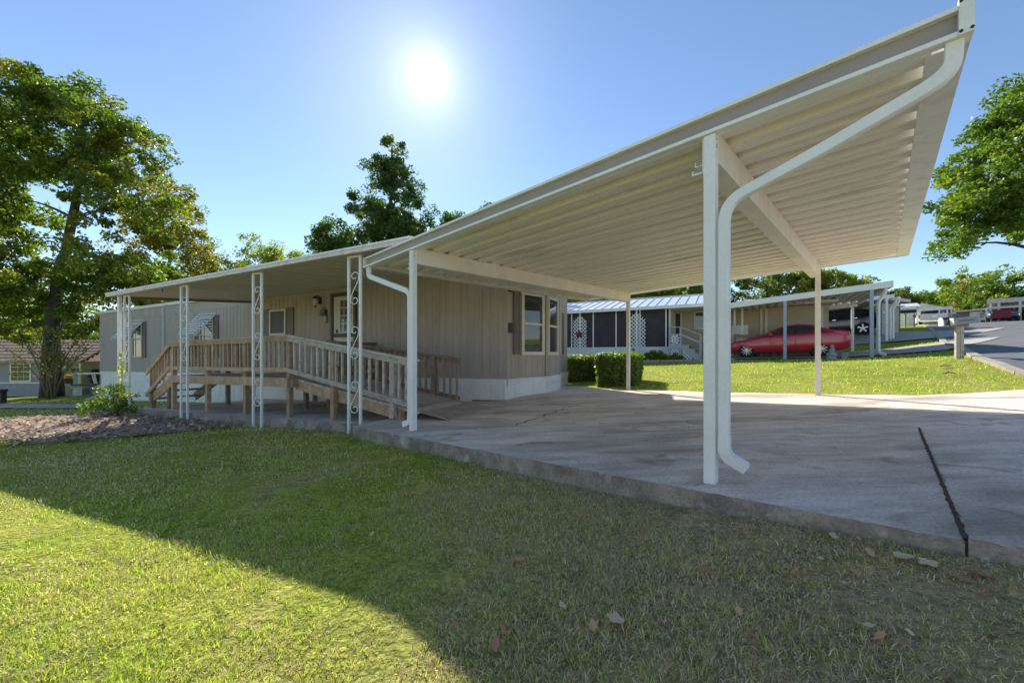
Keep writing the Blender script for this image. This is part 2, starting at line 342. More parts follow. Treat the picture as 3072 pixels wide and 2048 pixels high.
# ------------------------------------------------------------------ ground, paths, road
def grid_axis(lo, hi, step, far):
    a = list(np.arange(lo, hi + 1e-6, step)); s = step
    x = hi
    while x < far: s *= 1.22; x += s; a.append(x)
    s = step; x = lo
    while x > -far: s *= 1.22; x -= s; a.insert(0, x)
    return np.array(a)
gx, gy = grid_axis(-14, 14, .25, 900), grid_axis(-3, 22, .25, 900)
GX, GY = np.meshgrid(gx, gy); GZ = gza(GX, GY)
GZ = GZ + .012 * np.sin(GX * 2.1 + np.sin(GY * 1.7)) * np.sin(GY * 2.7 + GX * .6)
nx, ny = len(gx), len(gy)
gv = np.c_[GX.ravel(), GY.ravel(), GZ.ravel()]
ii = (np.arange(ny - 1)[:, None] * nx + np.arange(nx - 1)[None]).ravel()
gf = np.c_[ii, ii + 1, ii + 1 + nx, ii + nx]
def np_mesh(name, v, f, mat_, cols=None, smooth=False):
    v = np.asarray(v, np.float32); f = np.asarray(f, np.int32); k = f.shape[1]
    me = bpy.data.meshes.new(name); me.vertices.add(len(v)); me.vertices.foreach_set('co', v.ravel())
    me.loops.add(f.size); me.loops.foreach_set('vertex_index', f.ravel())
    me.polygons.add(len(f)); me.polygons.foreach_set('loop_start', np.arange(0, f.size, k, dtype=np.int32))
    if smooth: me.polygons.foreach_set('use_smooth', np.ones(len(f), bool))
    me.update(calc_edges=True)
    if cols is not None:
        a = me.color_attributes.new('col', 'FLOAT_COLOR', 'POINT'); c = np.ones((len(v), 4), np.float32); c[:, :3] = cols
        a.data.foreach_set('color', c.ravel())
    me.materials.append(mat_)
    return me
def link(name, me, parent=None, kind=None, loc=None):
    o = bpy.data.objects.new(name, me); COL.objects.link(o)
    if parent: o.parent = parent
    if loc is not None: o.location = loc
    if kind: o['kind'] = kind
    return o

def turf_material():
    m = bpy.data.materials.new('turf'); m.use_nodes = True; n, l = m.node_tree.nodes, m.node_tree.links; b = n['Principled BSDF']
    b.inputs['Roughness'].default_value = .95; b.inputs['Specular IOR Level'].default_value = .1
    g = n.new('ShaderNodeNewGeometry')
    def noise(sc, det=6, dist=0.):
        t = n.new('ShaderNodeTexNoise'); t.inputs['Scale'].default_value = sc; t.inputs['Detail'].default_value = det; t.inputs['Distortion'].default_value = dist
        l.new(g.outputs['Position'], t.inputs['Vector']); return t.outputs['Fac']
    def rmp(src, stops):
        r_ = n.new('ShaderNodeValToRGB'); e = r_.color_ramp.elements
        while len(e) < len(stops): e.new(.5)
        for k, (p, c) in enumerate(stops): e[k].position = p; e[k].color = ncol(c)
        l.new(src, r_.inputs['Fac']); return r_.outputs['Color']
    def mix(f, a, c, mode='MIX'):
        x = n.new('ShaderNodeMix'); x.data_type = 'RGBA'; x.blend_type = mode
        if isinstance(f, float): x.inputs['Factor'].default_value = f
        else: l.new(f, x.inputs['Factor'])
        rg = [i for i in x.inputs if i.type == 'RGBA']; l.new(a, rg[0]); l.new(c, rg[1])
        return [o for o in x.outputs if o.type == 'RGBA'][0]
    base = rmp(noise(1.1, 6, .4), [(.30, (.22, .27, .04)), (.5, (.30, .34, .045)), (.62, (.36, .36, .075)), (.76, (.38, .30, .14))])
    shade_thatch = rmp(noise(2.6, 7, .5), [(.30, (.30, .25, .11)), (.5, (.40, .31, .17)), (.66, (.46, .35, .21)), (.8, (.30, .21, .13))])
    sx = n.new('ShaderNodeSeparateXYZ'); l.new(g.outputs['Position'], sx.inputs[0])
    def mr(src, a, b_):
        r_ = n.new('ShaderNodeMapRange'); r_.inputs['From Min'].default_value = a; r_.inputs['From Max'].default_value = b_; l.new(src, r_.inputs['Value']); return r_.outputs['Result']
    mm = n.new('ShaderNodeMath'); mm.operation = 'MULTIPLY'; l.new(mr(sx.outputs['X'], -.9, .9), mm.inputs[0]); l.new(mr(sx.outputs['Y'], 7.0, 4.5), mm.inputs[1])  # thatch mask; sunlit patch kept greener, shaded near right browner, in the colour itself
    base = mix(mm.outputs[0], base, shade_thatch)
    fine = rmp(noise(38, 4), [(.3, (.55, .55, .5)), (.7, (1.35, 1.35, 1.3))])
    col = mix(1.0, base, fine, 'MULTIPLY')
    mid = rmp(noise(7, 5), [(.35, (.8, .82, .8)), (.65, (1.18, 1.15, 1.1))])
    col = mix(1.0, col, mid, 'MULTIPLY')
    l.new(col, b.inputs['Base Color'])
    bp = n.new('ShaderNodeBump'); bp.inputs['Strength'].default_value = .8; bp.inputs['Distance'].default_value = .04
    l.new(noise(30, 5), bp.inputs['Height']); l.new(bp.outputs['Normal'], b.inputs['Normal'])
    return m
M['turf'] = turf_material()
M['soil'] = mat('mulch_soil', (.50, .40, .31), (.34, .26, .20), rough=.95, scale=9, fine=.3, fscale=60, bump=.8, bscale=30)
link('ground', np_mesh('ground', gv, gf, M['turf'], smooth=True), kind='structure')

def strip(name, L, Rr_, mat_, dz=.02, nc=8, sub=.5, kind='structure', thick=0.0):
    """a sheet lying on the terrain between two polylines"""
    def dens(P):
        Q = [np.array(P[0], float)]
        for a, b in zip(P[:-1], P[1:]):
            a, b = np.array(a, float), np.array(b, float)
            for k in range(1, ns + 1): Q.append(a + (b - a) * k / ns)
        return Q  # dryness plus light put into colour: browner in shaded parts, greener in sunlit patch
    seg = max(np.hypot(*(np.array(b) - np.array(a))) for a, b in zip(L[:-1], L[1:])); ns = max(1, int(seg / sub))
    A, B = dens(L), dens(Rr_); v = []
    for a, b in zip(A, B):
        for k in range(nc + 1): v.append(a + (b - a) * k / nc)
    v = np.array(v); z = gza(v[:, 0], v[:, 1]) + dz
    f = [(i * (nc + 1) + k, i * (nc + 1) + k + 1, (i + 1) * (nc + 1) + k + 1, (i + 1) * (nc + 1) + k) for i in range(len(A) - 1) for k in range(nc)]
    return link(name, np_mesh(name, np.c_[v, z], f, mat_, smooth=True), kind=kind)

kerb_line = [(10.9, 5.2), (10.95, 7.2), (11.3, 8.6), (12.3, 10.2), (16.2, 14.1), (19.6, 17.7), (23.4, 21.5), (30, 28.3), (38.2, 37)]
road_right = [(22, 1.5), (22, 4.5), (22, 7), (22.5, 9.5), (26, 12), (31, 15), (37, 18), (44, 23), (56, 31)]
strip('road', kerb_line, road_right, M['asphalt'], dz=.03, nc=14, sub=.8)
kb = MB()
for a, b in zip(kerb_line[:-1], kerb_line[1:]):
    n_ = max(1, int(math.dist(a, b) / .8))
    for k in range(n_):
        p = [a[i] + (b[i] - a[i]) * k / n_ for i in (0, 1)]; q = [a[i] + (b[i] - a[i]) * (k + 1) / n_ for i in (0, 1)]
        kb.bar((p[0] - .08, p[1] + .02, gz(*p) + .02), (q[0] - .08, q[1] + .02, gz(*q) + .02), .20, .09)
kb.build('kerb', M['kerb'], kind='structure')
# the neighbours' driveways
def ql(pts): return [(qp(q, w, 0).x, qp(q, w, 0).y) for q, w in pts]
strip('neighbour_driveway', ql([(-3.0, .35), (0, .35), (2.6, .25), (4.5, -.1)]) , ql([(-3.0, 5.6), (0, 5.6), (3.2, 5.6), (7.5, 5.3)]), M['concrete_pale'], dz=.05, nc=10)
strip('farther_driveway', ql([(-3, 8.5), (1, 8.4), (4, 8.2), (6.6, 7.7)]), ql([(-3, 13.5), (1, 13.6), (4.5, 13.6), (10.2, 13.2)]), M['concrete_pale'], dz=.05, nc=10)
strip('side_path', [(-9.4, 10.0), (-14.4, 13.2), (-20.5, 15.2), (-27, 16.5)], [(-9.4, 11.0), (-14.2, 14.2), (-20.4, 16.2), (-27, 17.5)], M['concrete_pale'], dz=.035, nc=5)
strip('mulch_bed', [(-5.6, 7.2), (-6.8, 6.75), (-8.2, 6.6), (-10.4, 7.5), (-13.6, 9.7)], [(-5.7, 7.5), (-6.9, 8.25), (-9.3, 9.4), (-11, 10.2), (-13.0, 10.9)], M['soil'], dz=.012, nc=10, sub=.3)

# ------------------------------------------------------------------ concrete slabs
def jitter_line(p, q, step=.03, amp=.004):
    p, q = Vector(p), Vector(q); n_ = max(2, int((q - p).length / step)); t = (q - p).normalized(); s = V3(-t.y, t.x, 0)
    o = []; w = 0
    for k in range(n_):
        w = .7 * w + random.gauss(0, amp) * .7
        o.append(p.lerp(q, k / n_) + s * w + V3(0, 0, abs(random.gauss(0, amp * .4)) * -1))
    return o
def slab(name, pts, depth, m_top, m_side, rough_edges=()):
    P = []
    for i in range(len(pts)):
        a, b = pts[i], pts[(i + 1) % len(pts)]
        P += jitter_line(a, b) if i in rough_edges else [Vector(a)]
    mb = MB(); n_ = len(P)
    Q = [p + V3(random.gauss(0, .003) if rough_edges else 0, random.gauss(0, .003) if rough_edges else 0, -.012) for p in P]
    T = [p - V3(0, 0, depth) for p in P]
    mb.add(P + Q + T, [tuple(range(n_))] + [(i, (i + 1) % n_, n_ + (i + 1) % n_, n_ + i) for i in range(n_)] + [(n_ + i, n_ + (i + 1) % n_, 2 * n_ + (i + 1) % n_, 2 * n_ + i) for i in range(n_)])
    o = mb.build(name, m_top, kind='structure'); o.data.materials.append(m_side)
    for p in o.data.polygons: p.material_index = 0 if abs(p.normal.z) > .6 else 1
    return o
def sp(r, b, dz=0.0): return cp(r, b, slab_z(r, b) + dz)
def hs(u, v):                                        # a point of the carport slab given in the home's frame
    p = hp(u, v, 0); r = (p.x - O_C.x) * Rr.x + (p.y - O_C.y) * Rr.y; b = (p.x - O_C.x) * Bb.x + (p.y - O_C.y) * Bb.y
    return V3(p.x, p.y, slab_z(r, b))
slab('carport_slab', [hs(.77, 3.58), sp(1.135, -.21), sp(1.135, 3.0), sp(-4.9, 3.0), hs(.77, .35)], .34, M['concrete'], M['concrete_edge'], (0,))
slab('driveway_slab', [sp(1.150, -.21, .012), sp(4.6, -.24, .012), sp(5.4, 3.0, .012), sp(1.150, 3.0, .012)], .34, M['concrete'], M['concrete_edge'], (0,))
slab('rear_slab', [sp(-4.9, 3.018), sp(5.4, 3.018), sp(9.0, 4.5), sp(9.0, 9.6), sp(5.2, 9.4), sp(3.6, 8.9), sp(2.6, 8.05), sp(1.9, 7.1), sp(1.22, 6.52), sp(-.06, 6.36), sp(-1.46, 6.2), sp(-3.6, 6.22), sp(-4.6, 6.32), sp(-5.6, 6.9), sp(-6.8, 6.9), sp(-6.8, 3.018)], .34, M['concrete'], M['concrete_edge'])
jb = MB(); jb.box((cp(0, 0, 0), Rr, Bb, UP), (1.125, 1.16), (-.2, 3.0), (-.95, slab_z(1.15, 1.5) - .045))
pr = None
for k in range(121):
    b = -.21 + 3.2 * k / 120; w = .006 + .006 * random.random() + (.008 if random.random() < .12 else 0); c_ = 1.1425 + random.gauss(0, .003); z_ = slab_z(c_, b) - .004
    P_ = (cp(c_ - w, b, z_ + .006), cp(c_ + w, b, z_ + .017))
    if pr: jb.quad(pr[0], pr[1], P_[1], P_[0])
    pr = P_
jb.build('slab_joint', M['joint'], kind='structure')
pr = None
ck = MB(); pts = [(1.0 * k / 26) for k in range(27)]
for t in pts:
    p = sp(-2.76 - .52 * t + random.gauss(0, .025), .96 + 2.29 * t, .003); w = .004 + .012 * random.random() * (1.2 - t)
    if pr: ck.quad(pr[0] - Rr * pr[1], pr[0] + Rr * pr[1], p + Rr * w, p - Rr * w)
    pr = (p, w)
ck.build('slab_crack', M['joint'], kind='structure')
def porch_z(u, v):
    t = v / 3.2; return (-1.085 - .0267 * u) * t + (-1.19 - .022 * u) * (1 - t)
pv, pf = [], []
for i in range(15):
    for j in range(7):
        u = .80 + (8.6 - .80) * i / 14; v = -.3 + 3.5 * j / 6; pv.append(hp(u, v, porch_z(u, v)))
pf = [(i * 7 + j, i * 7 + j + 1, (i + 1) * 7 + j + 1, (i + 1) * 7 + j) for i in range(14) for j in range(6)]
pm = MB().add(pv, pf)
for i in range(14):
    a, b = pv[i * 7 + 6], pv[(i + 1) * 7 + 6]; pm.quad(a, b, b - V3(0, 0, .4), a - V3(0, 0, .4))
for j in range(6):
    for i in (0, 14):
        a, b = pv[i * 7 + j], pv[i * 7 + j + 1]; pm.quad(a, b, b - V3(0, 0, .4), a - V3(0, 0, .4))
po = pm.build('porch_slab', M['concrete'], kind='structure'); po.data.materials.append(M['concrete_edge'])
for p in po.data.polygons: p.material_index = 0 if abs(p.normal.z) > .6 else 1

# ------------------------------------------------------------------ the carport
CF = (cp(0, 0, 1.52), V3(Rr.x, Rr.y, .027), V3(Bb.x, Bb.y, .016), UP)          # roof frame
def cf(r, b, z): return CF[0] + CF[1] * r + CF[2] * b + UP * z
CW, CD = 3.753, 6.175
car = thing('carport', sp(0, 0), 'large cream carport with ribbed metal roof on four white posts over the concrete slab', 'carport')
NP = 22; pw = 6.20 / NP; b0 = .02
prof = [(0, 0), (.045, 0), (.050, .010), (.062, .010), (.067, 0), (.150, 0), (.176, .052), (.205, .052), (.210, .044), (.222, .044), (.227, .052), (.256, .052), (pw, 0)]
pan = MB()
for k in range(len(prof) - 1):
    a, b = prof[k], prof[k + 1]
    for r0, r1 in ((-5.0, -2.0), (-2.0, 1.06)):
        P = [CF[1] * r0 + CF[2] * a[0] + UP * a[1], CF[1] * r1 + CF[2] * a[0] + UP * a[1], CF[1] * r1 + CF[2] * b[0] + UP * b[1], CF[1] * r0 + CF[2] * b[0] + UP * b[1]]
        pan.quad(*P)
pan_me = pan.mesh('roof_panel'); pan_me.materials.append(M['pan'])
for k in range(NP): share('roof_panel', pan_me, car, cf(0, b0 + k * pw, .03))
# front fascia: recessed band between two white rails
MB().box(CF, (-5.07, 1.136), (-.022, .0), (.02, .126)).build('fascia_band', M['fascia'], car)
MB().box(CF, (-5.096, 1.136), (-.060, .004), (.124, .150)).build('fascia_rail', M['white'], car, bevel=.003)
MB().box(CF, (-5.096, 1.136), (-.060, .004), (-.002, .024)).box(CF, (-5.0, 1.05), (.004, .03), (-.004, .002)).build('fascia_rail', M['white'], car, bevel=.003)
MB().box(CF, (-5.105, -5.085), (-.062, .02), (-.004, .152)).build('end_cap', M['white'], car)
MB().box(CF, (1.134, 1.186), (-.068, .03), (-.004, .176)).build('end_cap', M['white'], car, bevel=.003)
for r_, z_ in ((1.142, .012), (1.142, .158), (1.178, .012)): MB().disc(cf(r_, -.069, z_), -Bb, .0075, .007, .004, 8).build('screw', M['iron'], car)
# back and end channels
MB().box(CF, (-5.0, 1.05), (6.235, 6.327), (0, .012)).box(CF, (-5.0, 1.05), (6.315, 6.327), (.012, .148)).build('rear_channel', M['beam'], car)
MB().box(CF, (1.03, 1.182), (.03, 6.327), (0, .012)).box(CF, (1.170, 1.182), (.03, 6.327), (.012, .16)).box(CF, (1.03, 1.042), (.03, 6.2), (.012, .028)).build('gutter', M['white_dirty'], car)
MB().box(CF, (-5.096, -4.95), (.02, 6.327), (-.006, .006)).box(CF, (-5.096, -5.084), (.02, 6.327), (.006, .15)).box(CF, (-4.965, -4.95), (.02, 6.2), (.006, .028)).build('gutter', M['beam'], car)
rp = []
for k in range(41):
    b = .12 + 6.1 * k / 40; rp.append(cf(-4.93 + .006 * math.sin(k * 2.2), b, -.012 + .008 * math.sin(k * 1.1)))
MB().tube(rp, .011, 6).build('cable', M['beam'], car)
# beams: open channels, flange to the left
for rc in (-CW, 0.0):
    b1 = CD - .02
    MB().box(CF, (rc + .030, rc + .038), (-.01, b1), (-.185, .03)).box(CF, (rc - .105, rc + .030), (-.01, b1), (-.185, -.178)).box(CF, (rc - .105, rc + .03), (-.01, b1), (.022, .029)).box(CF, (rc - .105, rc - .098), (-.01, b1), (-.178, -.150)).box(CF, (rc - .05, rc - .043), (-.01, b1), (-.178, .022)).build('beam', M['beam'], car)
for rc, bb in ((0, 0), (-CW, 0), (-CW, CD), (0, CD)):
    h = .0381; zb = slab_z(rc, bb) - .01; zt = roof_z(rc, bb) - .006 if bb == 0 else roof_z(rc, bb) + .02
    fr = (cp(rc, bb, 0), Rr, Bb, UP)
    MB().box(fr, (-h, h), (-h - .005, h - .005), (zb, zt)).build('post', M['white'] if bb == 0 else M['beam'], car, bevel=.004)
    if bb == 0:
        MB().box(fr, (-h - .016, -h - .004), (-.012, .004), (zt - .23, zt + .0)).box(fr, (-h - .085, -h - .004), (-.012, .0), (zt - .236, zt - .226)).box(fr, (-h - .085, -h - .077), (-.012, .0), (zt - .226, zt - .205)).build('bracket', M['white'], car)
        for dz_ in (.03, .07, .085): MB().disc(fr[0] + Rr * h + UP * (zt - dz_) + Bb * -.01, Rr, .005, .005, .003, 8).build('screw', M['iron'], car)
# downspouts with elbows
def smooth_path(P, n_=6, k=.35):
    o = [P[0]]
    for a, b, c in zip(P[:-2], P[1:-1], P[2:]):
        a, b, c = map(Vector, (a, b, c)); d1 = min(k, (b - a).length * .45); d2 = min(k, (c - b).length * .45)
        s, e = b + (a - b).normalized() * d1, b + (c - b).normalized() * d2
        for i in range(n_ + 1):
            t = i / n_; o.append(s.lerp(b, t).lerp(b.lerp(e, t), t))
    o.append(P[-1]); return o
rw = cp(1.125, -.005, 0); rb = cp(.088, -.012, 0)
def between(t, z): return V3(rw.x + (rb.x - rw.x) * t, rw.y + (rb.y - rw.y) * t, z)
MB().tube(smooth_path([between(0, 1.555), between(0.005, 1.40), between(.5, 1.205), between(1.0, 1.03), between(1.0, -.50), between(1.0, -.63)], 8, .13), 0, rect=(.066, .055), up=Bb).build('downspout', M['white'], car, bevel=.006)
dr = V3(.93, -.36, 0).normalized()
el = smooth_path([between(1, -.56), between(1, -.68), between(1, -.755) + dr * .13], 10, .12)
MB().tube(el, 0, rect=(.071, .060), up=Bb).build('elbow', M['white'], car, bevel=.005)
rg = MB()
for k in range(2, len(el) - 2): rg.tube([Vector(el[k]) * .94 + Vector(el[k + 1]) * .06, Vector(el[k]) * .85 + Vector(el[k + 1]) * .15], 0, rect=(.075, .064), up=Bb)
rg.build('elbow_ridges', M['white'], car)
lw = cp(-5.035, .0, 0); lb = cp(-3.853, .012, 0)
def betl(t, z): return V3(lw.x + (lb.x - lw.x) * t, lw.y + (lb.y - lw.y) * t, z)
MB().tube(smooth_path([betl(0, 1.385), betl(0, 1.25), betl(.5, 1.06), betl(1, .87), betl(1, -.2), betl(1, -.88)], 8, .10), 0, rect=(.075, .055), up=Bb).build('downspout', M['white'], car, bevel=.006)
MB().tube(smooth_path([betl(1, -.82), betl(1, -.925), betl(1, -.965) - Rr * .12 - Bb * .03], 8, .08), 0, rect=(.082, .06), up=Bb).build('elbow', M['white_dirty'], car, bevel=.005)

# ------------------------------------------------------------------ own mobile home
home = thing('mobile_home', hp(0, 0, -1.0), 'long taupe single-wide mobile home with white skirting and a porch ramp', 'mobile home')
HL, HT = 20.6, 2.60
FP = [(0, 0), (0, -.65), (-.33, -1.5), (-.33, -2.6), (0, -3.45), (0, -4.3), (HL, -4.3), (HL, 0)]
core = MB(); bot = [hp(u, v, sid_z(u)) for u, v in FP]; top = [hp(u, v, sid_z(u) + HT) for u, v in FP]; n_ = len(FP)
core.add(bot + top, [tuple(range(n_)), tuple(range(n_, 2 * n_))] + [(i, (i + 1) % n_, n_ + (i + 1) % n_, n_ + i) for i in range(n_)])
core.build('wall', M['siding'], home)
# grooved siding sheets
def groove_poly(w, pitch=.2027, d=.016, g=.009):
    P = [(0, 0), (0, d)]; x = pitch
    while x < w - .01: P += [(x - g, d), (x - g * .6, d - .009), (x + g * .6, d - .009), (x + g, d)]; x += pitch
    return P + [(w, d), (w, 0)]
PW = 1.2165
gp = MB(); pl = groove_poly(PW - .006)
gp.prism([Uu * a + Vv * b for a, b in pl], UP * (HT - .02))
sid_me = gp.mesh('siding_panel'); sid_me.materials.append(M['siding'])
for k in range(17):
    u = k * PW
    if u + PW > HL + .2: break
    share('siding_panel', sid_me, home, hp(u + .002, 0, sid_z(u + PW) + .01))
def wall_run(p0, p1, parent, name, mb_top, mb_bot, mat_, pitch=.2027):
    """grooved sheet between two plan points of the home's footprint"""
    a, b = hp(p0[0], p0[1], 0), hp(p1[0], p1[1], 0); d = (b - a); w = d.length; d.normalize(); nrm = V3(d.y, -d.x, 0)
    return MB().prism([a + d * x + nrm * y + UP * mb_bot for x, y in groove_poly(w, pitch)], UP * (mb_top - mb_bot)).build(name, mat_, parent)
for p0, p1 in zip(FP[:5], FP[1:6]): wall_run(p0, p1, home, 'siding_panel', sid_z(0) + HT - .02, sid_z(0) + .005, M['siding'])
for p in FP[1:5]:
    MB().box((hp(p[0], p[1], 0), Uu, Vv, UP), (-.022, .022), (-.022, .022), (sid_z(0), sid_z(0) + HT)).build('corner_trim', M['trim_dark'] if p[1] > -1.6 and p[1] < -1 else M['siding'], home)
MB().box((hp(0, 0, 0), Uu, Vv, UP), (-.03, .012), (-.012, .03), (sid_z(0), sid_z(0) + HT)).build('corner_trim', M['siding'], home)
MB().box((hp(HL, 0, 0), Uu, Vv, UP), (-.012, .04), (-.04, .035), (sid_z(HL) - 1.2, sid_z(HL) + HT)).build('corner_trim', M['pvc'], home)
for u0, u1 in ((15.0, HL), (8.6, 14.85)):
    k0 = 0
    nseg = int((u1 - u0) / 2.4) + 1
    for j in range(nseg):
        a, b = u0 + (u1 - u0) * j / nseg, u0 + (u1 - u0) * (j + 1) / nseg
        MB().add([hp(a, .016, sid_z(a) + HT - .33), hp(b, .016, sid_z(b) + HT - .33), hp(b, .016, sid_z(b) + HT), hp(a, .016, sid_z(a) + HT), hp(a, .026, sid_z(a) + HT - .33), hp(b - .004, .026, sid_z(b) + HT - .33), hp(b - .004, .026, sid_z(b) + HT), hp(a, .026, sid_z(a) + HT)],
                 [(4, 5, 6, 7), (0, 4, 7, 3), (1, 2, 6, 5), (0, 1, 5, 4), (3, 7, 6, 2)]).build('frieze_board', M['siding'], home)
# roof with eave trim
rf = MB(); FE = [(-.45, .09), (-.45, -4.39), (HL + .1, -4.39), (HL + .1, .09)]; ridge = [(-.45, -2.15), (HL + .1, -2.15)]
def rz(u): return sid_z(u) + HT
E1 = [hp(u, v, rz(u) - .02) for u, v in FE]; E2 = [hp(u, v, rz(u) + .09) for u, v in FE]; Rg = [hp(u, v, rz(u) + .30) for u, v in ridge]
rf.add(E1 + E2 + Rg, [(0, 1, 2, 3), (0, 3, 7, 4), (1, 5, 6, 2), (0, 4, 8, 5, 1), (2, 6, 9, 7, 3), (4, 7, 9, 8), (5, 8, 9, 6)])
rf.build('roof', M['white_dirty'], home)
MB().box((hp(14.86, 0, 0), Uu, Vv, UP), (0, .075), (.02, .085), (sid_z(14.9) - .9, sid_z(14.9) + HT - .03)).build('downspout', M['pvc'], home)
# skirting
sk_poly = [(0, .02)]; x = 0
while x < .402: sk_poly += [(x + .012, .036), (x + .088, .036), (x + .1, .022)]; x += .1025
skm = MB(); skm.prism([Uu * a + Vv * b for a, b in ([(0, 0)] + sk_poly + [(.405, .0)])], UP * 1.3)
sk_me = skm.mesh('skirt_panel'); sk_me.materials.append(M['vinyl'])
k = 0
while k * .41 < HL - .2:
    u = k * .41; share('skirt_panel', sk_me, home, hp(u, 0, sid_z(u) - 1.33)); k += 1
def skirt_run(p0, p1):
    a, b = hp(p0[0], p0[1], 0), hp(p1[0], p1[1], 0); d = (b - a); w = d.length; d.normalize(); nrm = V3(d.y, -d.x, 0)
    n2 = max(1, round(w / .41)); ww = w / n2
    for j in range(n2):
        P = [(0, .0), (0, .024)] + [(ww * t, y) for t, y in ((.03, .036), (.22, .036), (.25, .026), (.28, .036), (.47, .036), (.5, .026), (.53, .036), (.72, .036), (.75, .026), (.78, .036), (.97, .036))] + [(ww - .002, .024), (ww - .002, 0)]
        MB().prism([a + d * (j * ww + x_) + nrm * y_ + UP * -1.6 for x_, y_ in P], UP * (1.6 + sid_z(0) - .03)).build('skirt_panel', M['vinyl'], home)
    MB().add([a + nrm * .0 + UP * (sid_z(0) - .13), b + UP * (sid_z(0) - .13), b + UP * (sid_z(0) + .002), a + UP * (sid_z(0) + .002)] + [p + nrm * .045 for p in (a + UP * (sid_z(0) - .13), b + UP * (sid_z(0) - .13), b + UP * (sid_z(0) - .006), a + UP * (sid_z(0) - .006))],
             [(4, 5, 6, 7), (0, 1, 5, 4), (3, 7, 6, 2), (0, 4, 7, 3), (1, 2, 6, 5)]).build('skirt_rail', M['vinyl'], home)
for p0, p1 in zip(FP[:5], FP[1:6]): skirt_run(p0, p1)
for u0 in np.arange(0, HL - .1, 3.44):
    u1 = min(u0 + 3.435, HL)
    MB().add([hp(u0, .0, sid_z(u0) - .13), hp(u1, .0, sid_z(u1) - .13), hp(u1, .0, sid_z(u1) + .002), hp(u0, .0, sid_z(u0) + .002), hp(u0, .045, sid_z(u0) - .13), hp(u1, .045, sid_z(u1) - .13), hp(u1, .045, sid_z(u1) - .004), hp(u0, .045, sid_z(u0) - .004)],
             [(4, 5, 6, 7), (0, 1, 5, 4), (3, 7, 6, 2), (0, 4, 7, 3), (1, 2, 6, 5)]).build('skirt_rail', M['vinyl'], home)
# windows
def window(fr, w, z0, z1, parent, trim, pane, t=.06, rail=None, muntins=(), proud=.05, tmat2=None, back=0.0):
    """fr: origin at the window's left foot on the wall plane, X along the wall, Y outwards; parts: window (frame) > pane, muntin"""
    f = MB()
    for x, z in (((0, t), (z0, z1)), ((w - t, w), (z0, z1)), ((t, w - t), (z0, z0 + t)), ((t, w - t), (z1 - t, z1))): f.box(fr, x, (back, proud), z)
    if rail: f.box(fr, (t, w - t), (back, proud - .012), (rail - t * .3, rail + t * .3))
    fo = f.build('window', trim, parent)
    if rail:
        MB().box(fr, (t, w - t), (back, proud - .030), (z0 + t, rail - t * .3)).build('pane', pane, fo)
        MB().box(fr, (t, w - t), (back, proud - .024), (rail + t * .3, z1 - t)).build('pane', pane, fo)
    else: MB().box(fr, (t, w - t), (back, proud - .028), (z0 + t, z1 - t)).build('pane', pane, fo)
    for kind, pos in muntins:
        if kind == 'v': MB().box(fr, (pos - .012, pos + .012), (back, proud - .016), (z0 + t, z1 - t)).build('muntin', trim, fo)
        else: MB().box(fr, (t, w - t), (back, proud - .018), (pos - .012, pos + .012)).build('muntin', trim, fo)
    return fo
def shutter(fr, w, z0, z1, parent):
    s = MB().box(fr, (0, w), (.0, .035), (z0, z1)); zz = z0 + .06
    s.box(fr, (.0, .04), (.035, .045), (z0, z1)).box(fr, (w - .04, w), (.035, .045), (z0, z1)).box(fr, (.04, w - .04), (.035, .045), (z0, z0 + .06)).box(fr, (.04, w - .04), (.035, .045), (z1 - .06, z1))
    return s.build('shutter', M['trim_dark'], parent)
def HF(u, v=.016): return (hp(u, v, 0), Uu * -1, Vv, UP)       # x runs back towards the corner, so from the window's left side
def plan_frame(p0, p1, s):
    a, b = hp(p0[0], p0[1], 0), hp(p1[0], p1[1], 0); d = (b - a).normalized(); return (a + d * s + V3(d.y, -d.x, 0) * .016, d, V3(d.y, -d.x, 0), UP)
window(plan_frame(FP[1], FP[2], .04), .80, .0, 1.53, home, M['cream_trim'], M['glass'], t=.085, rail=.76)
window(plan_frame(FP[2], FP[3], .10), .78, .0, 1.53, home, M['cream_trim'], M['glass'], t=.085, rail=.76)
window(plan_frame(FP[3], FP[4], .06), .80, .0, 1.53, home, M['cream_trim'], M['glass'], t=.085, rail=.76)
shutter(plan_frame(FP[0], FP[1], .27), .34, .02, 1.60, home)
shutter(plan_frame(FP[4], FP[5], .06), .34, .02, 1.30, home)
bx = MB(); f0 = plan_frame(FP[0], FP[1], .05); bx.box(f0, (0, .17), (0, .10), (.50, .72)).box(f0, (.02, .15), (.10, .11), (.52, .70)); bx.build('meter_box', M['door_frame'], home)
MB().box(f0, (-.02, .12), (0, .09), (1.42, 1.62)).build('junction_box', M['door_frame'], home)
mu = MB().box(plan_frame(FP[1], FP[2], 0), (.13, .75), (.020, .0215), (.92, 1.12)); mu.build('curtain', M['ply'], home)
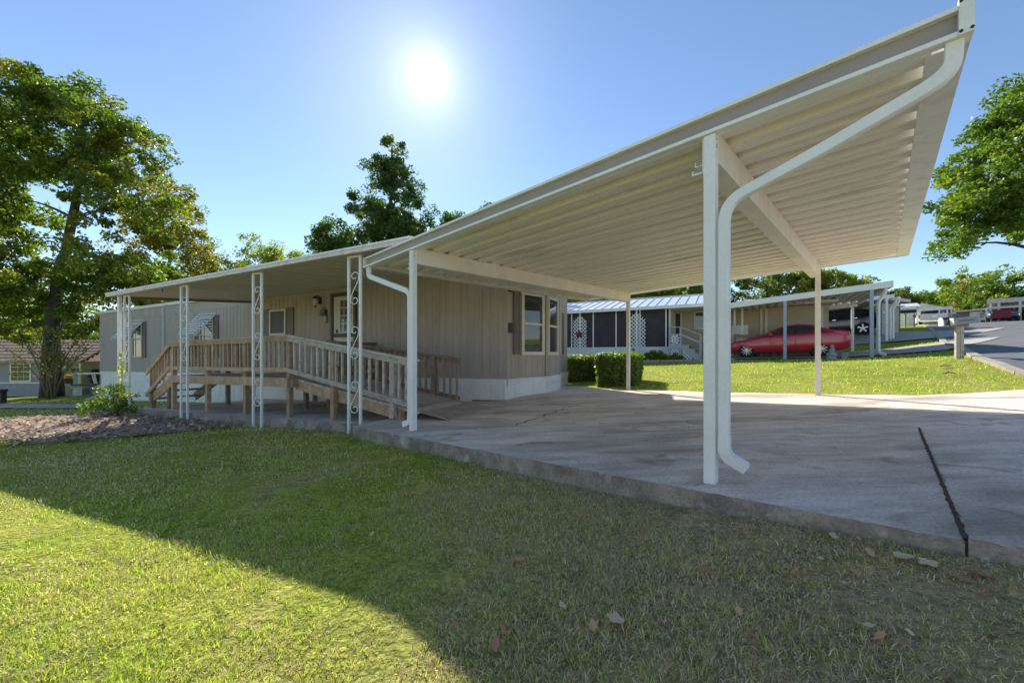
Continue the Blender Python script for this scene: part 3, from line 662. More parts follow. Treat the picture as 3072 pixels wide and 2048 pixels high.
# long-wall windows
window(HF(8.36), .80, .62, 1.42, home, M['cream_trim'], M['blind'], t=.06)
shutter(HF(8.70), .32, .60, 1.45, home); shutter(HF(7.54), .34, .60, 1.45, home)
for uw, z1 in ((17.52, 1.33), (12.36, 1.36)):
    z0 = z1 - 1.42
    window(HF(uw), .86, z0, z1, home, M['cream_trim'], M['glass'], t=.05, rail=z0 + .78, muntins=(('v', .27),))
    shutter(HF(uw - .88), .28, z0 - .02, z1 + .04, home)
    shutter(HF(uw + .30), .28, z0 - .02, z1 - .5, home)
    # sloping slatted awning
    aw = MB(); uA, uB = uw + .14, uw - .96
    for side in (uA, uB):
        aw.bar(hp(side, .02, z1 + .09), hp(side, .66, z1 - .70), .03, .03)
        aw.bar(hp(side, .66, z1 - .70), hp(side, .02, z1 - .66), .02, .02)
    ao = aw.build('awning_frame', M['white'], home)
    for k in range(9):
        t0, t1 = k / 9, (k + .72) / 9
        p = [hp(uA, .02 + .66 * t0, z1 + .10 - .80 * t0 + .014), hp(uB, .02 + .66 * t0, z1 + .10 - .80 * t0 + .014), hp(uB, .02 + .66 * t1, z1 + .10 - .80 * t1 + .036), hp(uA, .02 + .66 * t1, z1 + .10 - .80 * t1 + .036)]
        MB().prism(p, V3(0, 0, .008)).build('awning_slat', M['white'], ao)
# front door
dz0 = -.40
df = HF(5.56)
d = MB().box(df, (0, .09), (0, .06), (dz0, 1.74)).box(df, (.90, .99), (0, .06), (dz0, 1.74)).box(df, (.09, .90), (0, .06), (1.65, 1.74)).box(df, (.09, .90), (0, .05), (.50, .60))
do = d.build('door', M['door_frame'], home)
MB().box(df, (.09, .90), (0, .030), (dz0, .50)).build('door_panel', M['cream_trim'], do)
MB().box(df, (.09, .90), (0, .020), (.60, 1.65)).build('storm_pane', M['glass_pale'], do)
cr = MB().box(df, (.10, .22), (.02, .026), (.61, 1.64)).box(df, (.24, .36), (.02, .032), (.61, 1.64)).box(df, (.80, .89), (.02, .032), (.61, 1.64)).box(df, (.36, .80), (.02, .032), (1.53, 1.64)).box(df, (.36, .80), (.02, .032), (.61, .66)); cr.build('door_leaf_frame', M['cream_trim'], do)
mu = MB().box(df, (.50, .515), (.02, .03), (.66, 1.53)).box(df, (.65, .665), (.02, .03), (.66, 1.53))
for z_ in (.88, 1.10, 1.32): mu.box(df, (.36, .80), (.02, .029), (z_ - .01, z_ + .01))
mu.build('muntin', M['cream_trim'], do)
MB().box(df, (.245, .265), (.032, .075), (.62, .72)).build('handle', M['iron'], do)
# wall lantern
lf = hp(6.05, .016, 1.62); la = MB().box((lf, Uu, Vv, UP), (-.05, .05), (0, .025), (-.14, .06)).tube(smooth_path([lf + Vv * .02 + UP * .02, lf + Vv * .08 + UP * .10, lf + Vv * .16 + UP * .06], 5, .06), .011, 6)
lc = lf + Vv * .16
la.lathe(lc, [(.012, .08), (.05, .05), (.088, .005), (.088, -.005)], 12).lathe(lc, [(.03, -.20), (.018, -.235), (.006, -.27)], 10)
lo = la.build('wall_lamp', M['iron'], home)
MB().lathe(lc, [(.076, -.006), (.082, -.06), (.066, -.14), (.034, -.195)], 12).build('lamp_shade', M['lamp_glass'], lo, smooth=True)
# dinner bell on a bracket beside the door
bl = thing('dinner_bell', hp(5.80, .02, 1.15), 'small cast iron dinner bell on a scrolled bracket beside the door', 'bell')
bb_ = hp(5.80, .016, 1.15)
MB().box((bb_, Uu, Vv, UP), (-.05, .05), (0, .012), (-.22, .16)).build('bracket_plate', M['iron'], bl)
sc = MB()
for k, (z_, s_) in enumerate(((.20, .06), (.10, .085), (.0, .07))):
    pts = [bb_ + Vv * (.02 + s_ * (1 - math.cos(t)) * .8) + UP * (z_ + s_ * math.sin(t) * .6) + Uu * .02 * math.sin(t * 2 + k) for t in np.linspace(0, 5.2, 14)]
    sc.tube(pts, .010, 5)
sc.tube([bb_ + Vv * .01 + UP * .12, bb_ + Vv * .17 + UP * .10], .010, 6); sc.build('bracket_scroll', M['iron'], bl)
MB().lathe(bb_ + Vv * .17 + UP * .02, [(.012, .08), (.03, .06), (.045, .01), (.07, -.04), (.075, -.05)], 12).build('bell_cup', M['wood_dark'], bl, smooth=True)
MB().lathe(bb_ + Vv * .06 + Uu * -.03 + UP * -.12, [(.035, .10), (.05, .02), (.045, -.06), (.02, -.10)], 10).build('bell_pull', M['pvc'], bl)
# ------------------------------------------------------------------ porch roof
porch = thing('porch_awning', hp(4.5, 1.7, 1.5), 'long flat cream awning roof over the porch of the taupe home', 'awning')
PV = 3.36
def pz(u, v):                                          # underside of the awning
    zw = 1.965 - .021 * u; zf = 1.607 - .0141 * u; return zw + (zf - zw) * v / PV
PU0, PU1 = -.20, 9.30
npan = 31; pwu = (PU1 - PU0) / npan
for k in range(npan):
    u0 = PU0 + k * pwu; u1 = u0 + pwu - .004
    pts = [(u0, .02, 0), (u0 + .012, .02, .010), (u1 - .012, .02, .010), (u1, .02, 0)]
    mb = MB(); A = [hp(u, v, pz(u, v) + z) for u, v, z in pts]; B = [hp(u, PV - .02, pz(u, PV - .02) + z) for u, _, z in pts]
    T = [hp(u, v, pz(u, v) + .05) for u, v in ((u0, .02), (u1, .02), (u1, PV - .02), (u0, PV - .02))]
    mb.add(A + B, [(0, 1, 5, 4), (1, 2, 6, 5), (2, 3, 7, 6)]).add(T, [(0, 1, 2, 3)])
    mb.build('roof_panel', M['porch_pan'], porch)
def pbox(u0, u1, v0, v1, z0, z1):
    P = [hp(u, v, pz(u, v) + z) for z in (z0, z1) for v in (v0, v1) for u in (u0, u1)]
    return MB().add(P, [(0, 2, 3, 1), (4, 5, 7, 6), (0, 1, 5, 4), (2, 6, 7, 3), (0, 4, 6, 2), (1, 3, 7, 5)])
pbox(PU0, PU1 + .25, PV - .02, PV + .08, -.01, .052).build('gutter', M['porch_fascia'], porch, bevel=.012)
pbox(PU0, PU1 + .25, PV - .03, PV + .085, .053, .088).build('fascia_rail', M['white_dirty'], porch, bevel=.004)
pbox(PU1, PU1 + .06, .02, PV - .03, -.07, .05).build('end_beam', M['trim_dark'], porch)
pbox(PU0, PU1, .018, .05, -.012, .0).build('wall_trim', M['cream_trim'], porch)
MB().bar(hp(7.3, 3.2, pz(7.3, 3.2) - .05), hp(7.3, 3.2, pz(7.3, 3.2) + .01), .02, .01).build('hook', M['iron'], porch)
MB().disc(hp(2.6, 2.5, pz(2.6, 2.5) - .012), UP, .05, .03, .012, 10).build('ceiling_patch', M['cream_trim'], porch)
# iron porch posts with scrolls
def scroll(c, s, X):
    """an S of flat bar in the plane (X, up), height 2*s"""
    P = []
    for t in np.linspace(0, 1, 18):
        a = -2.4 + t * 4.9; r_ = .028 + .052 * t; P.append((-.01 + r_ * math.cos(a + 3.3) * 1.0, s * .62 + r_ * 1.5 * math.sin(a + 3.3)))
    P = [(.0 + .045 * (1 - k / 16) ** .0 * math.cos(a) * rr, s * .60 + 1.55 * .055 * math.sin(a) * rr) for k, (a, rr) in enumerate(zip(np.linspace(-1.2 - 3.3, 3.25, 22), np.linspace(.45, 1.6, 22)))]
    Q = [(-x, -z) for x, z in P][::-1]
    w_, h_ = .070, s * .68
    P = [(w_ * rr * math.cos(a), h_ + w_ * 1.05 * rr * math.sin(a)) for a, rr in zip(np.radians(np.linspace(-150, 180, 20)), np.linspace(.30, 1.0, 20) ** .8)]
    Q = [(-x, -z) for x, z in P][::-1]
    pts = P + [(-w_ * .93, h_ * .72), (-w_ * .45, h_ * .32), (0, 0), (w_ * .45, -h_ * .32), (w_ * .93, -h_ * .72)] + Q
    return [c + X * x * 1.3 + UP * z for x, z in pts]
post_u = [1.07, 3.60, 6.19, 8.85]
plabels = ['white iron porch post with scrolls beside the left end of the carport', 'white iron porch post with scrolls in front of the deck corner where the ramp starts', 'white iron porch post with scrolls in front of the middle of the tan deck rail', 'white porch post rising out of the small bush at the far end of the awning']
for pi, u in enumerate(post_u):
    zt = pz(u, 3.27) - .012
    base = hp(u, 3.27, gz(hp(u, 3.27, 0).x, hp(u, 3.27, 0).y) - .02)
    if pi == 0: base.z = -1.26
    t = thing('porch_post', base, plabels[pi], 'porch post', 'white scrolled posts of the porch')
    gap = .128
    for s_ in (-1, 1):
        z0 = base.z
        if pi == 0 and s_ == -1: z0 = -1.10
        MB().box((hp(u + s_ * gap, 3.27, 0), Uu, Vv, UP), (-.019, .019), (-.019, .019), (z0, zt)).build('upright', M['white'], t, bevel=.003)
    MB().box((hp(u, 3.27, 0), Uu, Vv, UP), (-gap + .02, gap - .02), (-.016, .016), (zt - .035, zt - .003)).build('top_bar', M['white'], t)
    for kz in (.40, 1.27, 2.14):
        c = hp(u, 3.27, zt - kz - .12)
        MB().tube(scroll(c, .28, Uu), .0075, 5).build('scroll', M['white'], t)
    if pi == 3:
        x = u + .30
        MB().tube(smooth_path([hp(x - .02, 3.31, zt + .02), hp(x - .02, 3.31, base.z + .16), hp(x + .05, 3.56, base.z + .04)], 6, .1), 0, rect=(.085, .07), up=Vv).build('downspout', M['white_dirty'], t, bevel=.006)
        MB().bar(hp(x - .14, 3.27, zt - .02), hp(u + gap, 3.27, zt - .02), .03, .03).build('strap', M['white'], t)

# ------------------------------------------------------------------ deck and ramp
deck = thing('deck_ramp', hp(3.1, 2.2, -1.2), 'wooden porch deck with baluster rails, a wheelchair ramp and side steps', 'deck')
DU0, DU1 = 3.10, 7.40
def dz(u): return -.432 - .010 * (u - DU0)
def rz_(u): return -.972 + (u + .41) * .1538
# floor boards
bw = .1435
bm1 = MB().box((V3(0, 0, 0), Uu, Vv, UP), (0, bw - .007), (0, 1.27), (-.036, 0)); short_me = bm1.mesh('deck_board'); short_me.materials.append(M['wood_grey'])
bm2 = MB().box((V3(0, 0, 0), Uu, Vv, UP), (0, bw - .007), (0, 2.93), (-.036, 0)); long_me = bm2.mesh('deck_board'); long_me.materials.append(M['wood_grey'])
k = 0
while DU0 + (k + 1) * bw < DU1 + .1:
    u = DU0 + k * bw
    if 3.85 < u + bw / 2 < 6.15: share('deck_board', long_me, deck, hp(u, .07, dz(u)))
    else: share('deck_board', short_me, deck, hp(u, 1.73 + random.uniform(-.008, .008), dz(u)))
    k += 1
sl = math.atan(.1538); cU = Uu * math.cos(sl) + UP * math.sin(sl); cN = UP * math.cos(sl) - Uu * math.sin(sl)
bm3 = MB().box((V3(0, 0, 0), cU, Vv, cN), (0, bw - .008), (0, 1.40), (-.036, 0)); ramp_me = bm3.mesh('ramp_board'); ramp_me.materials.append(M['wood_grey'])
k = 0
while True:
    u = DU0 - .02 - (k + 1) * bw * math.cos(sl)
    if u < -.02: break
    share('ramp_board', ramp_me, deck, hp(u, 1.50 + random.uniform(-.012, .012), rz_(u)))
    k += 1
def beam_u(u0, u1, v, zf0, zf1, h, w, m, name):
    """timber along the wall direction; zf: top heights at its ends"""
    P = [hp(u, vv, z) for (u, zt) in ((u0, zf0), (u1, zf1)) for vv in (v - w / 2, v + w / 2) for z in (zt - h, zt)]
    return MB().add(P, [(0, 1, 3, 2), (4, 6, 7, 5), (0, 4, 5, 1), (2, 3, 7, 6), (0, 2, 6, 4), (1, 5, 7, 3)]).build(name, m, deck, bevel=.004)
beam_u(DU0 - .02, DU1 + .06, 3.02, dz(DU0) - .0 + .005, dz(DU1) + .005, .175, .038, M['wood'], 'rim_beam')
beam_u(DU0, DU1, 1.74, dz(DU0) - .04, dz(DU1) - .04, .14, .038, M['wood_dark'], 'joist')
beam_u(3.9, 6.2, .10, dz(4) - .04, dz(6.2) - .04, .14, .038, M['wood_dark'], 'joist')
beam_u(DU0 - .05, .38, 2.87, rz_(DU0) - .045, rz_(.38) - .045, .175, .038, M['wood'], 'stringer')
beam_u(DU0 - .05, .38, 1.55, rz_(DU0) - .045, rz_(.38) - .045, .175, .038, M['wood_dark'], 'stringer')
for u in (3.12, 3.92, 6.15, 7.38):
    v0 = 1.76 if u in (3.12, 7.38) else .1
    MB().box((hp(u, 0, 0), Uu, Vv, UP), (-.019, .019), (v0, 2.98), (dz(u) - .18, dz(u) - .038)).build('joist', M['wood_dark'], deck)
MB().box((hp(3.08, 0, 0), Uu, Vv, UP), (-.12, -.0), (2.89, 3.0), (dz(3.1) - .175, dz(3.1) - .02)).build('joist', M['wood_dark'], deck)
def post(u, v, z1, m='wood', z0=None):
    zb = porch_z(u, v) - .02 if z0 is None else z0
    return MB().box((hp(u, v, 0), Uu, Vv, UP), (-.044, .044), (-.044, .044), (zb, z1)).build('post', M[m], deck, bevel=.004)
rt0, rt1 = .383, .317                                # rail top at the deck's two ends
def rtop(u): return rt0 + (rt1 - rt0) * (u - DU0) / (DU1 - DU0)
for u in (DU0 + .02, 4.50, 5.90, DU1 - .05): post(u, 2.955, rtop(u) - .035)
for u in (DU1 - .08, 6.25): post(u, 1.80, rtop(u) - .035, 'wood_dark')
for u in (3.92, 5.0, 6.1): post(u, .16, dz(u) - .1, 'wood_dark')
post(4.3, 1.75, dz(4.3) - .04, 'wood_dark')
def rtr(u): return rtop(DU0) - .148 * (DU0 - u)
post(1.93, 2.955, rtr(1.93) - .04, 'wood'); post(.56, 2.955, rtr(.56) - .04, 'wood_grey', z0=-1.02)
for u in (.86, 2.3, 3.84): post(u, 1.50, .345 - .113 * (3.86 - u) - .03, 'wood_dark')
post(.42, 2.85, rz_(.42) - .03, 'wood_dark', z0=-1.03)
# rails
beam_u(DU0 - .02, DU1 + .03, 3.02, rtop(DU0) - .036, rtop(DU1) - .036, .085, .036, M['wood'], 'rail')
beam_u(DU0 - .04, DU1 + .05, 2.965, rtop(DU0), rtop(DU1), .034, .135, M['wood'], 'rail_cap')
beam_u(DU0 - .02, DU1 + .03, 3.02, -.236, -.262, .082, .036, M['wood'], 'rail')
beam_u(.08, DU0 - .02, 3.02, rtr(.08) - .036, rtr(DU0) - .036, .085, .036, M['wood_grey'], 'rail')
beam_u(.05, DU0 - .045, 2.965, rtr(.05), rtr(DU0) - .002, .034, .135, M['wood_grey'], 'rail_cap')
def lowr(u): return -.240 - .166 * (DU0 - u)
beam_u(.08, DU0 - .02, 3.02, lowr(.08), lowr(DU0), .088, .036, M['wood_grey'], 'rail')
balm = {}
def baluster(u, v, z0, z1, m):
    h = round(z1 - z0, 2); key = (h, m)
    if key not in balm:
        me = MB().box((V3(0, 0, 0), Uu, Vv, UP), (-.018, .018), (-.018, .018), (0, h)).mesh('baluster'); me.materials.append(M[m]); balm[key] = me
    o = share('baluster', balm[key], deck, hp(u, v, z0))
    o.rotation_euler = (random.gauss(0, .006), random.gauss(0, .006), 0)
n_b = 30
for k in range(1, n_b):
    u = DU0 + (DU1 - .05 - DU0) * k / n_b
    if min(abs(u - p) for p in (4.50, 5.90)) < .06: continue
    baluster(u, 2.982, -.31 + random.uniform(-.01, .02), rtop(u) - .05, 'wood' if u > 4.4 or k % 2 else 'wood_grey')
n_r = 19
for k in range(1, n_r + 1):
    u = DU0 - (DU0 - .10) * k / n_r
    if min(abs(u - p) for p in (1.93, .56)) < .06: continue
    baluster(u, 2.982, lowr(u) - .07 + random.uniform(-.01, .01), rtr(u) - .05, 'wood_grey')
def btop(u): return .345 - .113 * (3.86 - u)
def bbot(u): return -.28 - .145 * (3.86 - u)
beam_u(.28, 3.90, 1.455, btop(.28), btop(3.9), .034, .13, M['wood_dark'], 'rail_cap')
beam_u(.30, 3.90, 1.425, btop(.3) - .036, btop(3.9) - .036, .085, .036, M['wood_dark'], 'rail')
beam_u(.30, 3.90, 1.425, bbot(.3), bbot(3.9), .085, .036, M['wood_dark'], 'rail')
for k in range(24):
    u = .34 + (3.78 - .34) * k / 23
    if min(abs(u - p) for p in (.86, 2.3, 3.84)) > .06: baluster(u, 1.462, bbot(u) - .07, btop(u) - .05, 'wood_dark')
beam_u(6.2, DU1, 1.74, rtop(6.2), rtop(DU1), .034, .13, M['wood_dark'], 'rail_cap'); beam_u(6.2, DU1, 1.72, -.24, -.26, .08, .036, M['wood_dark'], 'rail')
for k in range(9):
    u = 6.3 + k * .125; baluster(u, 1.76, -.33, rtop(u) - .04, 'wood_dark')
MB().box((hp(3.92, 0, 0), Uu, Vv, UP), (-.06, .06), (.02, 1.45), (.29, .33)).box((hp(3.92, 0, 0), Uu, Vv, UP), (-.018, .018), (.02, 1.45), (.19, .285)).box((hp(3.92, 0, 0), Uu, Vv, UP), (-.018, .018), (.02, 1.45), (-.34, -.26)).build('landing_rail', M['wood_dark'], deck)
for k in range(9): baluster(3.92, .12 + k * .145, -.32, .28, 'wood_dark')
# side steps at the far end
SU = DU1 + .06; run, rise = .29, .195
for v in (2.93, 1.95):
    P0, P1 = hp(SU - .02, v, dz(DU1) - .02), hp(SU + 1.12, v, -1.10)
    MB().bar(P0 - UP * .10, P1 - UP * .03, .038, .22).build('stair_stringer', M['wood'] if v > 2 else M['wood_dark'], deck)
for k in range(3):
    u = SU + .12 + k * run; z = dz(DU1) - (k + 1) * rise
    MB().box((hp(u, 0, z), Uu, Vv, UP), (0, .27), (1.95, 2.91), (-.036, 0)).build('stair_tread', M['wood_dark'], deck)
se = hp(SU + 1.10, 2.955, 0); s0 = hp(DU1 + .02, 2.965, 0)
def strail(z0, z1, w, h, m, vo=0.0, name='stair_rail'):
    MB().bar(V3(s0.x, s0.y, z0) + Vv * vo, V3(se.x, se.y, z1) + Vv * vo, w, h).build(name, m, deck)
strail(rtop(DU1) - .02, -.40, .13, .034, M['wood'], 0, 'rail_cap'); strail(rtop(DU1) - .08, -.46, .036, .085, M['wood'], .055)
strail(-.30, -1.0, .036, .085, M['wood'], .055)
for k in range(1, 8):
    t = k / 8; u = DU1 + .02 + (SU + 1.10 - DU1 - .02) * t
    baluster(u, 2.975, -.34 - .7 * t, rtop(DU1) - .06 - .70 * t, 'wood')
post(SU + .95, 2.93, -.36, 'wood_dark', z0=-1.32); post(SU + .2, 2.9, dz(DU1) - .1, 'wood_dark', z0=-1.30)
# plywood sheets at the foot of the ramp
ply = MB(); zz = lambda u, v: hs(u, v).z
A = [hp(.42, 1.50, rz_(.42) + .003), hp(.42, 2.88, rz_(.42) + .003), hs(-.42, 2.80) + UP * .014, hs(-.42, 1.42) + UP * .014]
ply.add(A + [p - UP * .013 for p in A], [(0, 1, 2, 3), (4, 7, 6, 5), (0, 4, 5, 1), (1, 5, 6, 2), (2, 6, 7, 3), (3, 7, 4, 0)])
ply.build('plywood_sheet', M['ply'], deck)
A2 = [hp(.46, .55, rz_(.40) - .02), hp(.46, 1.46, rz_(.40) + .0), hs(-.43, 1.40) + UP * .012, hs(-.30, .62) + UP * .012]
# doormat-like dark patch and small things on the deck
ms = thing('plant_pot', hp(7.1, 2.2, dz(7.1)), 'small pale bucket standing on the far end of the deck', 'bucket')
MB().lathe(hp(7.1, 2.2, dz(7.1) + .002), [(.09, 0), (.115, .20), (.12, .21)], 14).build('bucket_body', M['pvc'], ms); MB().lathe(hp(7.1, 2.2, dz(7.1) + .002), [(.122, .205), (.122, .225)], 14).build('bucket_rim', M['white'], ms)
# ------------------------------------------------------------------ neighbour's home
nb = thing('mobile_home', np_(0, 1, -.3), 'white and beige mobile home with dark porch screens and pale metal roof', 'mobile home')
NZ = lambda s, d=0: gz(np_(s, d, 0).x, np_(s, d, 0).y)
NF = (np_(0, 0, 0), Us, Dd, UP)
EV, RG = 2.36, 3.25                                   # eave and ridge heights
MB().box(NF, (-9, 8.2), (2.0, 6.0), (-1.2, 2.3)).box(NF, (-9, 1.52), (.06, 2.0), (-1.2, 2.3)).build('wall', M['screen'], nb)
# screened porch front
MB().box(NF, (-9, 1.60), (0, .055), (-1.2, .42)).build('low_wall', M['vinyl'], nb)
for k in range(4):
    z = .42 - k * .24; MB().box(NF, (-9, 1.60), (-.012, -.001), (z - .225, z - .012)).build('low_wall_board', M['vinyl'], nb)
sp_s = [-8.27, -7.05, -5.83, -4.62, -3.41, -2.19, -.97, .24, 1.48]
for s in sp_s: MB().box(NF, (s - .03, s + .03), (-.01, .05), (.42, EV)).build('screen_post', M['white'], nb)
for a, b in zip(sp_s[:-1], sp_s[1:]): MB().box(NF, (a + .03, b - .03), (.012, .03), (.44, EV)).build('screen', M['screen'], nb)
# recessed entry wall with lap siding
def lap_wall(fr, x0, x1, y, z0, z1, parent, m, e=.12, name='siding'):
    mb = MB(); z = z0
    while z < z1:
        o, X, Y, Z = fr; zt = min(z + e, z1)
        P = [o + X * x + Y * (y - dy) + Z * zz for x in (x0, x1) for dy, zz in ((.0, zt), (.004, zt), (.018, z), (.0, z))]
        mb.add(P, [(0, 1, 5, 4), (1, 2, 6, 5), (2, 3, 7, 6), (0, 3, 2, 1), (4, 5, 6, 7)]); z += e
    return mb.build(name, m, parent)
lap_wall(NF, 1.6, 8.2, 1.97, -.6, 2.32, nb, M['lap'])
ef = (np_(2.62, 1.95, 0), Us, Dd * -1, UP)
window(ef, .95, 1.32, 2.28, nb, M['cream_trim'], M['glass'], t=.075, rail=1.8)
dfr = (np_(1.66, 1.95, 0), Us, Dd * -1, UP)
dd = MB().box(dfr, (0, .06), (0, .05), (.4, 2.25)).box(dfr, (.30, .37), (0, .05), (.4, 2.25)).build('door', M['cream_trim'], nb)
MB().box(dfr, (.06, .30), (0, .03), (.4, 2.2)).build('door_leaf', M['screen'], dd)
MB().box(NF, (1.60, 1.68), (.02, 2.0), (-.5, 2.32)).build('corner_trim', M['cream_trim'], nb)
MB().box((np_(3.28, .0, 0), Us, Dd, UP), (-.05, .05), (-.05, .05), (-.6, EV)).build('porch_column', M['white'], nb)
for s in (5.55, 5.75, 7.9): MB().box(NF, (s, s + .09), (1.90, 1.96), (-.4, 2.3)).build('corner_trim', M['cream_trim'], nb)
# standing seam roof
RD = 3.0
rl = math.hypot(RD + .4, RG - EV); rX, rY = Us, (Dd * (RD + .4) + UP * (RG - EV)).normalized(); rN = rX.cross(rY)
npn = 29; w_ = 12.9 / npn
rp_ = MB().box((V3(0, 0, 0), rX, rY, rN), (0, w_ - .01), (0, rl), (-.01, .01)).box((V3(0, 0, 0), rX, rY, rN), (w_ - .035, w_ - .001), (0, rl), (.01, .045))
rme = rp_.mesh('roof_panel'); rme.materials.append(M['roof_metal'])
for k in range(npn): share('roof_panel', rme, nb, np_(-9.2 + k * w_, -.4, EV + .02))
MB().box((np_(0, 0, 0), Us, Dd, UP), (-9.2, 3.72), (-.46, -.40), (EV - .11, EV + .045)).build('gutter', M['white'], nb)
MB().box((np_(0, 0, 0), Us, Dd, UP), (-9.2, 3.72), (-.40, 2.0), (EV - .06, EV - .04)).build('soffit', M['white'], nb)
MB().box((np_(0, RD - .02, RG + .01), Us, Dd, UP), (-9.2, 3.72), (-.12, .12), (.01, .05)).build('ridge_cap', M['white'], nb)
MB().add([np_(s, d, z) for s in (-9.2, 3.70) for d, z in ((RD, RG), (RD * 2 + .4, EV), (RD * 2 + .4, EV - .1))], [(0, 1, 4, 3), (1, 2, 5, 4)]).build('roof_back', M['roof_metal'], nb)
MB().add([np_(-9.0, d, z) for d, z in ((0, EV), (RD, RG), (RD * 2, EV))] , [(0, 1, 2)]).add([np_(3.66, d, z) for d, z in ((-.3, EV), (RD, RG), (RD * 2, EV))], [(0, 1, 2)]).build('gable', M['vinyl'], nb)
MB().box(NF, (3.72, 8.4), (1.2, 6.3), (2.34, 2.46)).build('side_roof', M['white'], nb)
# unseen home added behind the viewpoint, its sunlit front bouncing fill into the shade
fill_home = thing('mobile_home', (-2.5, -9.4, gz(-2.5, -9.4)), 'unseen white sided mobile home added across the lawn to bounce light into the shade', 'mobile home')
OU = V3(.93, -.30, 0).normalized(); OV = V3(.30, .93, 0).normalized(); OF = (V3(-2.5, -9.4, -1.6), OU, OV, UP)
MB().box(OF, (-10, 10), (-4.2, 0), (.1, 3.3)).build('wall', M['vinyl'], fill_home)
for k in range(12): MB().box(OF, (-10, 10), (.001, .016), (.78 + k * .21, .975 + k * .21)).build('siding_board', M['vinyl'], fill_home)
MB().box(OF, (-10, 10), (.001, .03), (-.3, .75)).build('skirting', M['vinyl'], fill_home)
MB().box(OF, (-10.3, 10.3), (-4.5, .3), (3.32, 3.5)).build('roof', M['roof_metal'], fill_home)
for x in (-7.5, -4.2, 1.0, 5.2): window((OF[0] + OU * x + OV * .016, OU, OV, UP), 1.0, 1.6, 2.9, fill_home, M['white'], M['glass'], t=.07, rail=2.25)
ofd = (OF[0] + OU * -1.4 + OV * .016, OU, OV, UP); odr = MB().box(ofd, (0, .95), (0, .05), (.8, 2.95)).build('door', M['white'], fill_home); MB().box(ofd, (.2, .75), (.05, .056), (1.8, 2.7)).build('pane', M['glass'], odr)
for k in range(3): MB().box(ofd, (-.3, 1.25), (.04 + k * .30, .34 + k * .30), (-.3, .74 - k * .24)).build('step', M['concrete_pale'], fill_home)
# entry steps with rails and lattice
st = thing('entry_steps', np_(2.2, -.3, -.4), 'grey painted entry steps with handrails and white lattice panels', 'steps')
gz0 = NZ(2.0, -.6) - .1
for x in (1.72, 2.20): MB().box(NF, (x - .04, x + .04), (-.72, -.64), (gz0, 1.30)).build('post', M['grey_paint'], st)
MB().box(NF, (3.01, 3.09), (-.72, -.64), (NZ(3.05, -.6) - .1, .92)).build('post', M['grey_paint'], st)
MB().box(NF, (1.68, 2.24), (-.73, -.63), (.32, .50)).build('rim_beam', M['grey_paint'], st); MB().box(NF, (1.68, 2.24), (-.63, 1.95), (.44, .48)).build('landing', M['grey_paint'], st)
MB().box(NF, (1.68, 2.25), (-.74, -.62), (1.30, 1.34)).build('handrail', M['grey_paint'], st); MB().box(NF, (1.76, 2.16), (-.70, -.66), (.51, .56)).box(NF, (1.76, 2.16), (-.70, -.66), (.93, 1.0)).build('lattice_frame', M['grey_paint'], st)
MB().bar(np_(2.20, -.68, 1.32), np_(3.07, -.68, .92), .09, .04).build('handrail', M['grey_paint'], st); MB().bar(np_(2.20, -.68, .98), np_(3.05, -.68, .56), .04, .08).build('handrail', M['grey_paint'], st)
MB().prism([np_(2.24, -.68, .48), np_(2.56, -.68, .48), np_(2.56, -.68, .28), np_(2.82, -.68, .28), np_(2.82, -.68, .08), np_(3.06, -.68, .08), np_(3.06, -.68, -.28), np_(2.95, -.68, -.28), np_(2.24, -.68, .26)], Dd * .05).build('stair_stringer', M['grey_paint'], st)
for k in range(3): MB().box(NF, (2.24 + k * .26, 2.56 + k * .26), (-.62, .9), (.40 - k * .20, .44 - k * .20)).build('stair_tread', M['wood_dark'], st)
def lattice(fr, x0, x1, z0, z1, top_cut=0.0, tri=False, pitch=.19, wd=.030):
    """crossed diagonal laths clipped to the panel outline"""
    mb = MB(); o, X, Y, Z = fr; w, h = x1 - x0, z1 - z0
    def inside(x, z):
        if x < 0 or x > w or z < 0 or z > h: return False
        if top_cut and z > h - top_cut and (x < (z - h + top_cut) or x > w - (z - h + top_cut)): return False
        if tri and z > h * (1 - x / w): return False
        return True
    for sgn in (1, -1):
        c = -h if sgn > 0 else 0
        while c < w + h:
            run_ = None; N_ = 60
            for i in range(N_ + 1):
                z = h * i / N_; x = c + z if sgn > 0 else c - z
                ins = inside(x, z)
                if ins and run_ is None: run_ = (x, z)
                if (not ins or i == N_) and run_ is not None:
                    e = (x, z); y = -.008 * sgn
                    if math.dist(run_, e) > .03:
                        mb.bar(o + X * (x0 + run_[0]) + Y * y + Z * (z0 + run_[1]), o + X * (x0 + e[0]) + Y * y + Z * (z0 + e[1]), .012, wd, up=(X + Z * -sgn)) if False else mb.add(
                            [o + X * (x0 + q[0] + a * wd * .5) + Y * (y + yy) + Z * (z0 + q[1] - sgn * a * wd * .5) for yy in (-.006, .006) for q in (run_, e) for a in (-1, 1)],
                            [(0, 1, 3, 2), (4, 6, 7, 5), (0, 4, 5, 1), (2, 3, 7, 6), (0, 2, 6, 4), (1, 5, 7, 3)])
                    run_ = None
            c += pitch
    return mb
LFs = (np_(0, -.68, 0), Us, Dd, UP)
lattice(LFs, 1.78, 2.14, .55, .93, pitch=.15).build('lattice_panel', M['lattice'], st)
lattice(LFs, 1.76, 2.16, gz0 + .1, .31, pitch=.15).build('lattice_panel', M['lattice'], st)
lattice(LFs, 2.28, 2.92, gz0 + .12, .22, tri=True, pitch=.15).build('lattice_panel', M['lattice'], st)
